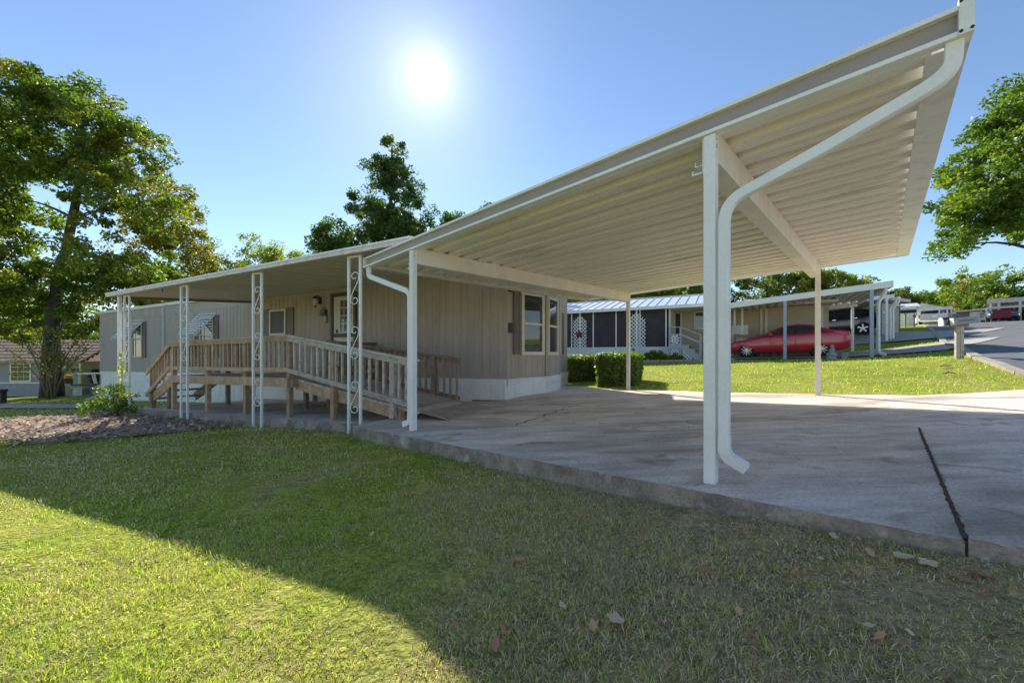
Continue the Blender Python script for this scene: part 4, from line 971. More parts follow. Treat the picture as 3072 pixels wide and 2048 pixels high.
# trellises on the porch
for s, lab, wz in ((-2.91, 'white lattice trellis with a wine red star, at the left of the dark porch screens', .74), (.08, 'white lattice trellis beside the slim cream carport post, before the dark screens', .86)):
    g0 = NZ(s, -.1) - .05
    t = thing('trellis', np_(s, -.2, g0), lab, 'trellis', 'white lattice trellises on the neighbouring porch')
    fr = (np_(s, -.10, 0), Us, Dd, UP)
    lattice(fr, -wz / 2, wz / 2, .40, 2.10, top_cut=wz * .36).build('lattice_panel', M['lattice'], t)
    lattice(fr, -wz / 2, wz / 2, g0 + .1, .39).build('lattice_panel', M['lattice'], t)
    MB().box(fr, (-.045, .045), (.02, .06), (g0, EV)).build('post', M['white'], t)
star = MB(); fr = (np_(-2.91, -.14, 1.12), Us, Dd, UP); P = []
for k in range(10):
    a = math.pi / 2 + k * math.pi / 5; r_ = .24 if k % 2 == 0 else .13; P.append(fr[0] + Us * math.cos(a) * r_ + UP * math.sin(a) * r_)
star.prism(P, Dd * -.03); so = star.build('wall_star', M['wine'], origin=fr[0]); tag(so, 'wine red metal star hanging on the left lattice trellis', 'ornament')
for k, (s, c) in enumerate(((6.9 - 2.2, 0), (6.9 - 1.75, 0))):
    pass
# ------------------------------------------------------------------ neighbour's carport
c2 = thing('carport', qp(0, 0, -.2), 'flat blue-grey edged carport over the red car', 'carport')
QF0 = (V3(0, 0, 0), Uq, Wq, UP)
def qz(q, w): return 2.21 + .083 * q + .012 * w      # underside
QF = (qp(0, 0, 2.21), Uq + UP * .083, Wq + UP * .012, UP)
q0, q1, wd = -2.9, 3.2, 6.2
MB().box(QF, (q0, q1), (-.09, -.02), (-.02, .21)).build('fascia', M['white'], c2)
MB().box(QF, (q1 - .12, q1), (-.02, wd), (-.02, .20)).build('fascia', M['white'], c2)
pr_ = [(0, .06), (.10, .06), (.16, .15), (.24, .15), (.30, .06)]
n2 = int((q1 - q0 - .15) / .30); pm2 = MB()
for a, b in zip(pr_[:-1], pr_[1:]): pm2.quad(QF[1] * a[0] + UP * a[1], QF[1] * a[0] + QF[2] * wd + UP * a[1], QF[1] * b[0] + QF[2] * wd + UP * b[1], QF[1] * b[0] + UP * b[1])
pme2 = pm2.mesh('roof_panel'); pme2.materials.append(M['pan'])
for k in range(n2 + 1): share('roof_panel', pme2, c2, QF[0] + QF[1] * (q0 + k * .30) + QF[2] * -.02)
MB().box(QF, (q0, q1 - .12), (wd - .15, wd), (-.14, .06)).build('beam', M['white'], c2)
for q, w, m in ((.0, -.03, 'blue_grey'), (2.62, -.03, 'blue_grey'), (.9, wd - .1, 'beam'), (2.9, wd - .1, 'white'), (-1.6, wd - .1, 'white')):
    g = gz(qp(q, w, 0).x, qp(q, w, 0).y); MB().box((qp(q, w, 0), Uq, Wq, UP), (-.055, .055), (-.055, .055), (g - .05, qz(q, w))).build('post', M[m], c2)
for q in (2.80,):
    p0 = qp(3.02, .05, qz(3.0, 0)); g = gz(qp(q, .05, 0).x, qp(q, .05, 0).y)
    MB().tube(smooth_path([p0, p0 - UP * .15, qp(q + .02, .05, 1.95), qp(q + .02, .05, g + .15), qp(q + .2, -.1, g + .05)], 5, .12), 0, rect=(.09, .07)).build('downspout', M['white'], c2)
# carport beyond with the dark car
c3 = thing('carport', qp(1, 8, .3), 'farther white edged carport over the dark car', 'carport')
XF = (qp(0, 8.6, 2.62), Uq + UP * .075, Wq + UP * .01, UP)
MB().box(XF, (-4.5, 4.9), (0, .07), (-.0, .2)).build('fascia', M['white'], c3)
MB().box(XF, (4.83, 4.9), (.07, 5.4), (0, .2)).build('fascia', M['white'], c3)
pm3 = MB()
for a, b in zip(pr_[:-1], pr_[1:]): pm3.quad(XF[1] * a[0] + UP * a[1], XF[1] * a[0] + XF[2] * 5.4 + UP * a[1], XF[1] * b[0] + XF[2] * 5.4 + UP * b[1], XF[1] * b[0] + UP * b[1])
pme3 = pm3.mesh('roof_panel'); pme3.materials.append(M['pan'])
for k in range(31): share('roof_panel', pme3, c3, XF[0] + XF[1] * (-4.5 + k * .30) + XF[2] * .05)
for q, w in ((-1.1, .03), (1.9, .03), (4.6, .03), (1.9, 5.2), (4.6, 5.2)):
    p = XF[0] + XF[1] * q + XF[2] * w; g = gz(p.x, p.y); MB().box((V3(p.x, p.y, 0), Uq, Wq, UP), (-.05, .05), (-.05, .05), (g - .05, p.z + .05)).build('post', M['white'], c3)
for sgn in (0, 1):
    p = XF[0] + XF[1] * (4.75 + .14 * sgn) + XF[2] * (.12 + .2 * sgn); g = gz(p.x, p.y)
    MB().tube(smooth_path([p + UP * .05 + Uq * .25, p - UP * .25 + Uq * .2, p - UP * .5, V3(p.x, p.y, g + .1)], 4, .1), 0, rect=(.10, .08)).build('downspout', M['white'] if sgn else M['beam'], c3)
h3 = thing('mobile_home', qp(-2, 16.5, 0), 'cream mobile home behind the farther carport', 'mobile home')
HF3 = (qp(0, 14.3, 0), Uq, Wq, UP)
MB().box(HF3, (-6, 3.4), (0, 4), (-.5, 3.15)).build('wall', M['lap'], h3); lap_wall((qp(0, 14.3, 0), Uq, Wq, UP), -6, 3.4, -.003, .2, 3.1, h3, M['lap'], e=.2)
MB().box(HF3, (-6.2, 3.6), (-.2, 4.2), (3.15, 3.3)).build('roof', M['white'], h3)
window((qp(1.2, 14.27, 0), Uq, Wq * -1, UP), 1.0, 1.5, 2.6, h3, M['white'], M['glass'], t=.08, rail=2.05)
# beige screen wall with a little awning beyond the carports
sw = thing('carport_screen', at(2667, 990, 24.0), 'beige panelled windbreak wall beside the white downspouts', 'screen wall')
a_, b_ = at(2640, 990, 22.6), at(2697, 988, 23.6); d_ = V3(b_.x - a_.x, b_.y - a_.y, 0); w_l = d_.length; d_.normalize(); nrm_ = V3(d_.y, -d_.x, 0)
SFr = (V3(a_.x, a_.y, 0), d_, nrm_, UP); zb_, zt_ = gz(a_.x, a_.y), 2.95
for k, (za, zb2) in enumerate(((0, .34), (.34, .70), (.70, 1.0))):
    MB().box(SFr, (.05, w_l - .05), (0, .03), (zb_ + .1 + (zt_ - zb_) * za, zb_ + .06 + (zt_ - zb_) * zb2)).build('panel', M['lap'], sw)
MB().box(SFr, (0, .06), (-.03, .06), (zb_ - .3, zt_ + .25)).box(SFr, (w_l - .06, w_l), (-.03, .06), (zb_ - .3, zt_ + .25)).build('frame', M['trim_dark'], sw)
MB().box(SFr, (-.6, w_l + .5), (-.8, .35), (zt_ + .22, zt_ + .40)).build('roof', M['porch_fascia'], sw)
MB().box(SFr, (w_l * .4, w_l - .1), (.03, .30), (zt_ - .06, zt_ - .0)).build('awning', M['white'], sw)

# ------------------------------------------------------------------ vehicles
def make_car(name, label, cat, P, axis, side, paint, L=4.5, W=1.78, Hh=1.43, wb=2.67, fo=.86, wr=.315, kind='sedan', pitch=0.0):
    """P: ground point under the near front wheel; axis: from nose to tail; side: pointing to the viewer's side"""
    ax = (Vector(axis) + UP * pitch).normalized(); sd_ = Vector(side).normalized(); up = ax.cross(sd_); up = up if up.z > 0 else -up
    o = Vector(P) - ax * fo - sd_ * (W / 2 - .11)
    t = thing(name, o + ax * L / 2, label, cat)
    fr = (o, ax, sd_, up)
    def q(x, y, z): return o + ax * x + sd_ * y + up * z
    if kind == 'sedan':
        #        x     zlow  zbelt  ztop  halfwidth(belt) halfw(roof)
        st = [(0, .36, .50, .52, .56, .3), (.10, .24, .60, .64, .70, .4), (.35, .20, .68, .73, .82, .5), (.86, .19, .78, .84, .88, .6), (1.30, .19, .86, .92, .89, .62), (1.62, .19, .90, 1.06, .89, .66), (2.05, .19, .92, 1.28, .89, .60), (2.45, .19, .93, 1.41, .89, .58), (2.85, .19, .95, 1.43, .89, .57), (3.25, .19, .97, 1.37, .89, .57), (3.65, .19, .99, 1.20, .88, .57), (3.98, .20, 1.0, 1.08, .87, .6), (4.25, .23, .99, 1.06, .85, .6), (4.40, .28, .98, 1.05, .82, .6), (4.47, .33, .93, 1.0, .79, .6), (4.5, .40, .86, .92, .74, .55)]
        side_glass = [(1.72, .955, 1.02), (2.1, .955, 1.22), (2.45, .96, 1.33), (2.85, .975, 1.355), (3.2, .99, 1.30), (3.58, 1.01, 1.14), (3.62, 1.02, 1.08)]
        ws, rsx = (1.42, 2.30), (3.15, 3.78)
    else:
        st = [(0, .40, .66, .68, .62, .4), (.12, .28, .78, .84, .78, .5), (.40, .24, .92, .99, .88, .6), (.95, .24, 1.0, 1.07, .93, .66), (1.25, .24, 1.03, 1.12, .93, .68), (1.65, .24, 1.05, 1.40, .93, .66), (2.05, .24, 1.06, 1.60, .93, .64), (2.6, .24, 1.08, 1.66, .93, .64), (3.3, .24, 1.10, 1.66, .93, .64), (3.9, .24, 1.12, 1.60, .93, .64), (4.3, .26, 1.14, 1.50, .91, .64), (4.52, .32, 1.10, 1.28, .86, .62), (4.66, .42, 1.0, 1.06, .78, .6), (4.70, .5, .85, .9, .7, .5)]
        side_glass = [(1.55, 1.09, 1.22), (1.9, 1.09, 1.42), (2.2, 1.10, 1.53), (2.8, 1.12, 1.58), (3.4, 1.14, 1.57), (3.85, 1.17, 1.50), (4.2, 1.28, 1.40)]
        ws, rsx = (1.25, 1.95), (4.1, 4.5)
    sc = L / st[-1][0]
    rings = []
    for x, zl, zb, zt, hb, hr_ in st:
        hr2 = hr_ if zt - zb > .12 else hb * .8
        half = [(0, zl), (hb * .80, zl), (hb * .97, zl + .12), (hb, zl + (zb - zl) * .62), (hb * .975, zb - .03), (hb * .93, zb), (hr2 + (hb * .93 - hr2) * .25, zb + (zt - zb) * .70), (hr2, zt - .02 if zt - zb > .1 else zt - .008), (hr2 * .55, zt), (0, zt + .005)]
        ring = [(y, z) for y, z in half] + [(-y, z) for y, z in half[-2:0:-1]]
        rings.append([q(x * sc, y, z) for y, z in ring])
    n_ = len(rings[0]); body = MB(); allp = [p for r_ in rings for p in r_]
    body.add(allp, [(i * n_ + j, i * n_ + (j + 1) % n_, (i + 1) * n_ + (j + 1) % n_, (i + 1) * n_ + j) for i in range(len(rings) - 1) for j in range(n_)] + [tuple(range(n_)), tuple((len(rings) - 1) * n_ + j for j in range(n_))])
    bo = body.build('body', paint, t, smooth=True)
    ss = bo.modifiers.new('smooth', 'SUBSURF'); ss.levels = 1; ss.render_levels = 2
    def belt(x):
        xs = [s_[0] for s_ in st]
        return [float(np.interp(x, xs, [s_[i] for s_ in st])) for i in range(1, 6)]
    def side_y(x, z):
        zl, zb, zt, hb, hr_ = belt(x); f = min(1, max(0, (z - zb) / max(.05, zt - zb))); yb = hb * .93; yt = hr_
        return yb + (yt - yb) * (f / .7 * .75 if f < .7 else .75 + (f - .7) / .3 * .25)
    for sg in (1, -1):
        low = [q(x * sc, sg * (side_y(x, zb) + .006), zb) for x, zb, zt in side_glass]; hi = [q(x * sc, sg * (side_y(x, zt) + .010), zt) for x, zb, zt in side_glass]
        g = MB()
        for i in range(len(low) - 1): g.add([low[i], low[i + 1], hi[i + 1], hi[i]] + [p - sd_ * sg * .03 for p in (low[i], low[i + 1], hi[i + 1], hi[i])], [(0, 1, 2, 3), (4, 7, 6, 5), (0, 4, 5, 1), (3, 2, 6, 7), (1, 5, 6, 2), (0, 3, 7, 4)])
        g.build('side_window', M['glass'], t)
        for xp in ((2.60, 2.72) if kind == 'sedan' else (2.55, 3.55)):
            zl, zb, zt, hb, hr_ = belt(xp); a = [q(xp * sc, sg * (side_y(xp, z) + .014), z) for z in (zb + .02, zb + (zt - zb) * .45, zt - .08)]
            MB().tube(a, 0, rect=(.055, .012), up=sd_).build('door_pillar', M['dark_plastic'], t)
        # mirror, handles
        xm = 1.78 if kind == 'sedan' else 1.62; zm = belt(xm)[1] + .09
        MB().lathe(q(xm * sc, sg * (side_y(xm, zm) + .02), zm), [(.03, 0), (.075, .04), (.09, .12), (.06, .20), (.02, .215)], 10, ax=sd_ * sg).build('mirror', paint, t, smooth=True)
        for xh in ((2.62, 3.48) if kind == 'sedan' else (2.5, 3.5)):
            zl, zb, zt, hb, hr_ = belt(xh); MB().bar(q(xh * sc - .09, sg * (hb * .985 + .005), zb - .09), q(xh * sc + .09, sg * (hb * .985 + .005), zb - .085), .03, .03).build('handle', paint if kind == 'sedan' else M['chrome'], t)
        for xd in ((1.78, 2.66) if kind == 'sedan' else (1.75, 2.62)):
            zl, zb, zt, hb, hr_ = belt(xd)
            MB().tube([q(xd * sc, sg * (hb * f_ + .002), z_) for f_, z_ in ((.985, zl + .13), (1.0, zl + (zb - zl) * .62), (.975, zb - .03))], 0, rect=(.012, .006), up=sd_).build('door_seam', M['dark_plastic'], t)
        # wheels
        for xw in (fo, fo + wb):
            c = q(xw, sg * (W / 2 - .06), wr)
            MB().lathe(c - sd_ * sg * .20, [(wr + .045, 0), (wr + .05, .155), (wr - .02, .16)], 28, ax=sd_ * sg).build('wheel_arch', M['dark_plastic'], t)
            wo = MB().lathe(c - sd_ * sg * .20, [(wr * .62, .01), (wr * .93, 0), (wr, .04), (wr, .18), (wr * .94, .218), (wr * .70, .222)], 32, ax=sd_ * sg).build('wheel', M['rubber'], t, smooth=False)
            MB().lathe(c - sd_ * sg * .0, [(wr * .70, 0), (wr * .70, .018), (wr * .64, .020), (wr * .62, .004)], 28, ax=sd_ * sg).build('rim', M['alloy'], wo)
            MB().disc(c - sd_ * sg * .0, sd_ * sg, wr * .63, wr * .63, .006, 24).build('brake_disc', M['dark_plastic'], wo)
            sp_ = MB(); nsp = 10 if kind == 'sedan' else 5
            for k in range(nsp):
                a = k * 2 * math.pi / nsp + .3; dirr = ax * math.cos(a) + up * math.sin(a)
                sp_.bar(c + dirr * wr * .10 + sd_ * sg * .022, c + dirr * wr * .66 + sd_ * sg * .016, wr * (.09 if nsp == 10 else .22), .02, up=sd_)
            sp_.disc(c, sd_ * sg, wr * .15, wr * .12, .032, 14); sp_.build('spokes', M['alloy'], wo)
    # windscreen and rear window
    for x0, x1, name in ((ws[0], ws[1], 'windscreen'), (rsx[0], rsx[1], 'rear_window')):
        rows = []
        for x in np.linspace(x0, x1, 5):
            zl, zb, zt, hb, hr_ = belt(x); rows.append([q(x * sc, y, zt + .012 - .02 * (abs(y) / .6) ** 2) for y in np.linspace(-hr_ * .86, hr_ * .86, 7)])
        g = MB(); P = [p for r_ in rows for p in r_]; g.add(P, [(i * 7 + j, i * 7 + j + 1, (i + 1) * 7 + j + 1, (i + 1) * 7 + j) for i in range(4) for j in range(6)]); g.build(name, M['glass'], t, smooth=True)
    zl, zb, zt, hb, hr_ = belt(.2)
    for sg in (1, -1):
        zf = belt(.25)[1]; MB().add([q(.06 * sc, sg * .56, zf - .15), q(.42 * sc, sg * (belt(.42)[3] * .99), zf - .02), q(.46 * sc, sg * (belt(.46)[3] * .94), zf + .04), q(.10 * sc, sg * .60, zf - .05)] + [q(.10 * sc, sg * .50, zf - .17), q(.44 * sc, sg * (belt(.42)[3] * .90), zf - .05), q(.48 * sc, sg * (belt(.46)[3] * .86), zf + .02), q(.14 * sc, sg * .54, zf - .07)], [(0, 1, 2, 3), (4, 7, 6, 5), (0, 4, 5, 1), (3, 2, 6, 7), (1, 5, 6, 2), (0, 3, 7, 4)]).build('headlight', M['head'], t)
        xr = st[-1][0]; zr = belt(xr - .2)[1]
        MB().add([q((xr - .62) * sc, sg * (belt(xr - .62)[3] * .985 + .006), zr + .03), q((xr - .10) * sc, sg * (belt(xr - .10)[3] + .010), zr - .16), q((xr - .06) * sc, sg * (belt(xr - .06)[3] + .008), zr - .03), q((xr - .40) * sc, sg * (belt(xr - .4)[3] * .95 + .008), zr + .06)] + [q((xr - .62) * sc, sg * .72, zr + .0), q((xr - .14) * sc, sg * .58, zr - .16), q((xr - .12) * sc, sg * .56, zr - .03), q((xr - .42) * sc, sg * .70, zr + .04)], [(0, 1, 2, 3), (4, 7, 6, 5), (0, 4, 5, 1), (3, 2, 6, 7), (1, 5, 6, 2), (0, 3, 7, 4)]).build('tail_light', M['tail'], t)
    MB().box(fr, (L - .02, L + .015), (-.26, .26), (belt(4.4)[1] - .28, belt(4.4)[1] - .14)).build('number_plate', M['plate'], t)
    return t
wf = V3(10.69, 17.8, 0); wrr = V3(12.9, 16.3, 0)
axd = (wrr - wf).normalized(); zf_, zr_ = gz(wf.x, wf.y) + .055, gz(wrr.x, wrr.y) + .055
make_car('sedan_car', 'shiny red four-door car parked under the blue-grey edged carport', 'car', V3(wf.x, wf.y, zf_), axd, V3(axd.y, -axd.x, 0), M['red'], pitch=(zr_ - zf_) / 2.67)
axs = Uq.copy(); p2 = V3(21.2, 23.6, 0) - axs * 2.85; g1, g2 = gz(p2.x, p2.y) + .06, gz(21.2, 23.6) + .06
make_car('crossover_car', 'dark crossover car parked uphill behind the red car', 'car', V3(p2.x, p2.y, g1), axs, V3(axs.y, -axs.x, 0), M['black_paint'], L=4.72, W=1.92, wb=2.85, fo=.98, wr=.375, kind='suv', pitch=(g2 - g1) / 2.85)

def pickup(P, fwd, label):
    f = Vector(fwd).normalized(); s_ = V3(f.y, -f.x, 0); t = thing('pickup_truck', P, label, 'truck'); fr = (Vector(P), s_, f, UP)
    MB().box(fr, (-.98, .98), (.05, 2.1), (.55, 1.22)).box(fr, (-.98, .98), (3.6, 5.3), (.5, 1.2)).build('body', M['white_paint'], t, bevel=.06)
    cab = MB(); P0 = [(-.96, 2.1, .55), (.96, 2.1, .55), (.96, 3.75, .55), (-.96, 3.75, .55)]; P1 = [(-.95, 2.1, 1.22), (.95, 2.1, 1.22), (.95, 4.0, 1.18), (-.95, 4.0, 1.18)]; P2 = [(-.76, 2.25, 1.86), (.76, 2.25, 1.86), (.76, 3.3, 1.86), (-.76, 3.3, 1.86)]
    pt = [Vector(P) + s_ * a + f * b + UP * c for a, b, c in P0 + P1 + P2]
    cab.add(pt, [(0, 3, 2, 1), (8, 9, 10, 11)] + [(i + 4 * k, (i + 1) % 4 + 4 * k, (i + 1) % 4 + 4 * k + 4, i + 4 * k + 4) for k in (0, 1) for i in range(4)]); cab.build('cab', M['white_paint'], t, bevel=.05)
    MB().box(fr, (-.97, .97), (.0, .05), (.58, 1.16)).build('tailgate', M['white_paint'], t, bevel=.02)
    MB().add([Vector(P) + s_ * a + f * b + UP * c for a, b, c in ((-.74, 2.09, 1.30), (.74, 2.09, 1.30), (.68, 2.20, 1.78), (-.68, 2.20, 1.78), (-.74, 2.12, 1.30), (.74, 2.12, 1.30), (.68, 2.23, 1.78), (-.68, 2.23, 1.78))], [(0, 1, 2, 3), (4, 7, 6, 5), (0, 4, 5, 1), (2, 6, 7, 3)]).build('rear_window', M['glass'], t)
    for sg in (-1, 1):
        MB().box(fr, (sg * .97 - .09, sg * .97 + .02), (-.02, .12), (.78, 1.16)).build('tail_light', M['tail'], t)
        MB().box(fr, (sg * 1.05 - .1, sg * 1.05 + .1), (3.6, 3.75), (1.2, 1.4)).build('mirror', M['dark_plastic'], t)
        for yy in (1.0, 4.4):
            wo = MB().lathe(Vector(P) + s_ * sg * .72 + f * yy + UP * .40, [(.30, 0), (.40, .03), (.40, .24), (.26, .27)], 20, ax=s_ * sg).build('wheel', M['rubber'], t)
            MB().disc(Vector(P) + s_ * sg * .98 + f * yy + UP * .40, s_ * sg, .26, .22, .02, 16).build('rim', M['alloy'], wo)
    MB().box(fr, (-.95, .95), (-.14, .0), (.45, .60)).build('bumper', M['chrome'], t)
    MB().box(fr, (-.18, .18), (-.03, -.002), (.62, .76)).build('number_plate', M['plate'], t)
    MB().box(fr, (-.14, .14), (-.012, -.002), (.92, .99)).build('badge', M['chrome'], t)
    return t
tp = at(2803, 969, 37.5); pickup(V3(tp.x, tp.y, gz(tp.x, tp.y) + .02), V3(.66, .75, 0), 'white pickup truck seen from behind in the far carport')
# ------------------------------------------------------------------ farther homes on the hill to the right
def fbox(px0, px1, py0, py1, Y, depth):
    global WF
    c = at((px0 + px1) / 2, HOR, Y); d = V3(c.x, c.y, 0).normalized(); w = (px1 - px0) / F_PX * Y * d.y
    WF = (V3(c.x, c.y, 0), V3(d.y, -d.x, 0), d, UP)
    return (-w / 2, w / 2), (0, depth), ((HOR - py1) / F_PX * Y, (HOR - py0) / F_PX * Y)
def wp(x, y, z): return WF[0] + WF[1] * x + WF[2] * y + UP * z
wh = thing('white_house', at(2730, 978, 43), 'small white house with pale metal roof at the top of the road', 'house')
x_, y_, z_ = fbox(2690, 2749, 922, 985, 43, 6); MB().box(WF, x_, y_, z_).build('wall', M['white_paint'], wh)
for k in range(9):
    zz_ = z_[0] + .3 + k * .24; MB().box(WF, x_, (y_[0] - .02, y_[0] - .001), (zz_, zz_ + .22)).build('siding_board', M['vinyl'], wh)
MB().prism([wp(x_[0] - .3, y_[0] - .3, z_[1]), wp(x_[1] + .3, y_[0] - .3, z_[1]), wp(x_[1] + .1, y_[0] + 3, z_[1] + .62), wp(x_[0] - .3, y_[0] + 3, z_[1] + .62)], UP * .07).build('roof', M['roof_metal'], wh)
MB().prism([wp(x_[0] - .3, y_[0] + 3, z_[1] + .62), wp(x_[1] + .1, y_[0] + 3, z_[1] + .62), wp(x_[1] + .3, y_[0] + 6.3, z_[1]), wp(x_[0] - .3, y_[0] + 6.3, z_[1])], UP * .07).build('roof', M['roof_metal'], wh)
wm = thing('bungalow', at(2785, 978, 47), 'white gabled bungalow behind the pickup truck', 'house')
x2, y2, z2 = fbox(2752, 2822, 927, 985, 47, 7); MB().box(WF, x2, y2, z2).build('wall', M['white_paint'], wm)
mx_ = (x2[0] + x2[1]) / 2
MB().prism([wp(x2[0] - .5, y2[0] - .5, z2[1]), wp(x2[1] + .5, y2[0] - .5, z2[1]), wp(mx_ - .6, y2[0] - .5, z2[1] + .75)], WF[2] * 8).build('roof', M['porch_fascia'], wm)
fc = thing('carport', at(2800, 978, 39), 'far white carport sheltering the white pickup truck', 'carport')
x3, y3, z3 = fbox(2748, 2858, 925, 930, 38.5, 6.5); MB().box(WF, x3, y3, (z3[0], z3[1] + .1)).build('roof', M['porch_fascia'], fc)
for px in (2752, 2818, 2841, 2853):
    p = wp((px - 2803) / F_PX * 38.5 * WF[2].y, .15, 0); MB().box((p, WF[1], WF[2], UP), (-.05, .05), (-.05, .05), (gz(p.x, p.y) - .1, z3[0])).build('post', M['white'], fc)
tr = thing('mobile_home', at(2865, 955, 44), 'low brown sided trailer with white roof edge behind the mailbox', 'mobile home')
x4, y4, z4 = fbox(2822, 2912, 942, 972, 44, 5); MB().box(WF, x4, y4, z4).build('wall', M['lap_grey'], tr); MB().box(WF, (x4[0] - .2, x4[1] + .1), (y4[0] - .3, y4[1] + .2), (z4[1], z4[1] + .22)).build('roof', M['white'], tr)
wb_ = thing('garden_shed', at(2935, 960, 36), 'bright white shed with grey roof at the crest of the road', 'shed')
x5, y5, z5 = fbox(2909, 2960, 934, 972, 36, 5); MB().box(WF, x5, y5, z5).build('wall', M['white_paint'], wb_); MB().prism([wp(x5[0] - .9, y5[0] - .4, z5[1]), wp(x5[1] + .3, y5[0] - .4, z5[1] + .12), wp(x5[1] + .3, y5[1] + .3, z5[1] + .25), wp(x5[0] - .9, y5[1] + .3, z5[1] + .25)], UP * .14).build('roof', M['porch_fascia'], wb_)
MB().box(WF, (x5[0] + .6, x5[0] + 1.2), (y5[0] - .05, y5[0] - .001), (z5[0] + .2, z5[1] - .15)).build('door', M['grey_paint'], wb_)
rc = thing('carport', at(3020, 965, 31), 'beige carport at the right edge over the parked dark car', 'carport')
x6, y6, z6 = fbox(2958, 3110, 893, 906, 31, 6); MB().box(WF, x6, y6, (z6[0], z6[1])).build('roof', M['porch_fascia'], rc); MB().box(WF, (x6[0], x6[1]), (y6[0] - .08, y6[0] - .001), (z6[0] - .45, z6[0] - .30)).build('beam', M['beam'], rc)
for px in (2970, 2996, 3060):
    p = wp((px - 3034) / F_PX * 31 * WF[2].y, .0, 0); MB().box((p, WF[1], WF[2], UP), (-.07, .07), (.0, .14), (gz(p.x, p.y) - .1, z6[0])).build('post', M['beam'], rc)
x7, y7, z7 = fbox(2972, 3020, 926, 965, 33, .2); MB().box(WF, x7, y7, z7).build('side_wall', M['lap'], rc)
cpn = at(3026, 962, 30.6)
make_car('parked_car', 'dark car facing the road under the beige carport at the right edge', 'car', V3(cpn.x - .5, 31.6, gz(cpn.x, 31.5) + .02), V3(.70, .71, 0), V3(-.71, .70, 0), M['black_paint'])
hg = at(3006, 940, 30.4); MB().box((V3(hg.x, hg.y, 0), WF[1], WF[2], UP), (-.45, .45), (0, .05), (hg.z - .35, hg.z + .3)).build('banner', M['wine'], rc)
# road mailboxes
mb_b = V3(12.35, 10.8, 0); mb_b.z = gz(12.35, 10.8)
mbx = thing('mailbox', mb_b, 'grey newspaper box and dark mailbox leaning on a grey timber post by the lawn', 'mailbox')
ax_ = V3(.80, -.30, 0).normalized(); sx_ = V3(-ax_.y * -1, -ax_.x, 0); sx_ = V3(ax_.y, -ax_.x, 0)
mf = (mb_b, ax_, sx_ * -1, UP)
for dx in (-.042, .042): MB().box(mf, (dx - .038, dx + .038), (-.045, .045), (-.2, .95)).build('post', M['wood_grey'], mbx, bevel=.004)
tl = (ax_ + UP * .10).normalized(); tn = tl.cross(mf[2]); tn = tn if tn.z > 0 else -tn
bf = (mb_b + UP * .93, tl, mf[2], tn)
MB().box(bf, (-.16, .16), (-.08, .10), (-.05, .02)).build('bracket', M['wood_dark'], mbx)
half = [(-.105, 0), (.105, 0), (.105, .14)] + [(.105 * math.cos(a), .14 + .09 * math.sin(a)) for a in np.linspace(.3, math.pi - .3, 7)] + [(-.105, .14)]
MB().prism([bf[0] + tl * -.30 + bf[2] * (y + .12) + tn * (z + .02) for y, z in half], tl * .48).build('mailbox_body', M['black_paint'], mbx)
MB().prism([bf[0] + tl * -.315 + bf[2] * (y * 1.06 + .12) + tn * (z * 1.04 + .015) for y, z in half], tl * .014).build('mailbox_door', M['white_dirty'], mbx)
nbx = MB().box(bf, (-.17, .33), (-.145, -.005), (.01, .20)).build('newspaper_box', M['mailbox'], mbx, bevel=.01)
MB().box(bf, (-.184, -.168), (-.15, .0), (.005, .205)).build('newspaper_box_rim', M['white'], mbx)
fc_ = bpy.data.curves.new('box_lettering', 'FONT'); fc_.body = 'Southtown'; fc_.size = .075; fc_.align_x = 'CENTER'; fc_.align_y = 'CENTER'; fc_.extrude = .001; fc_.materials.append(M['ink'])
ft = bpy.data.objects.new('lettering', fc_); COL.objects.link(ft); ft.parent = mbx
mt = axes(tl, tn, tl.cross(tn)).to_4x4(); mt.translation = bf[0] + tl * .08 + bf[2] * -.148 + tn * .11 - mb_b
bpy.context.view_layer.update(); lme = bpy.data.meshes.new_from_object(ft.evaluated_get(bpy.context.evaluated_depsgraph_get())); bpy.data.objects.remove(ft)
lto = link('lettering', lme, mbx); lto.matrix_local = mt
m2 = at(2716, 985, 27.5); m2.z = gz(m2.x, m2.y)
mbf = thing('mailbox', m2, 'far white-topped mailbox on a thin post beside the windbreak wall', 'mailbox')
f2 = (m2, V3(.8, -.6, 0), V3(.6, .8, 0), UP)
MB().box(f2, (-.05, .05), (-.05, .05), (-.1, 1.0)).build('post', M['wood_grey'], mbf); MB().box(f2, (.42, .47), (-.02, .02), (-.1, .95)).build('post', M['iron'], mbf)
MB().box(f2, (-.30, .55), (-.15, .15), (1.0, 1.22)).build('mailbox_body', M['dark_plastic'], mbf, bevel=.05); MB().box(f2, (-.32, .57), (-.16, .16), (1.20, 1.36)).build('mailbox_top', M['white'], mbf, bevel=.05)
# statue by the neighbour's driveway
sp_ = qp(1.42, -.55, 0); sz = gz(sp_.x, sp_.y)
stt = thing('garden_statue', V3(sp_.x, sp_.y, sz), 'small grey stone garden statue beside the red car', 'statue')
MB().lathe(V3(sp_.x, sp_.y, sz - .03), [(.19, 0), (.20, .05), (.15, .08), (.14, .13), (.17, .19), (.15, .25), (.09, .30)], 12).build('statue_base', M['stone'], stt)
MB().lathe(V3(sp_.x + .02, sp_.y, sz + .26), [(.09, 0), (.095, .07), (.07, .13), (.04, .16), (.065, .19), (.065, .23), (.03, .27)], 12).build('statue_figure', M['stone'], stt, smooth=True)
pp = qp(1.80, -.5, 0); pt_ = thing('flower_pot', V3(pp.x, pp.y, gz(pp.x, pp.y)), 'short grey flower pot next to the stone statue', 'pot')
MB().lathe(V3(pp.x, pp.y, gz(pp.x, pp.y)), [(.08, -.02), (.11, .17), (.13, .18), (.13, .22), (.09, .22)], 12).build('pot_body', M['stone'], pt_)
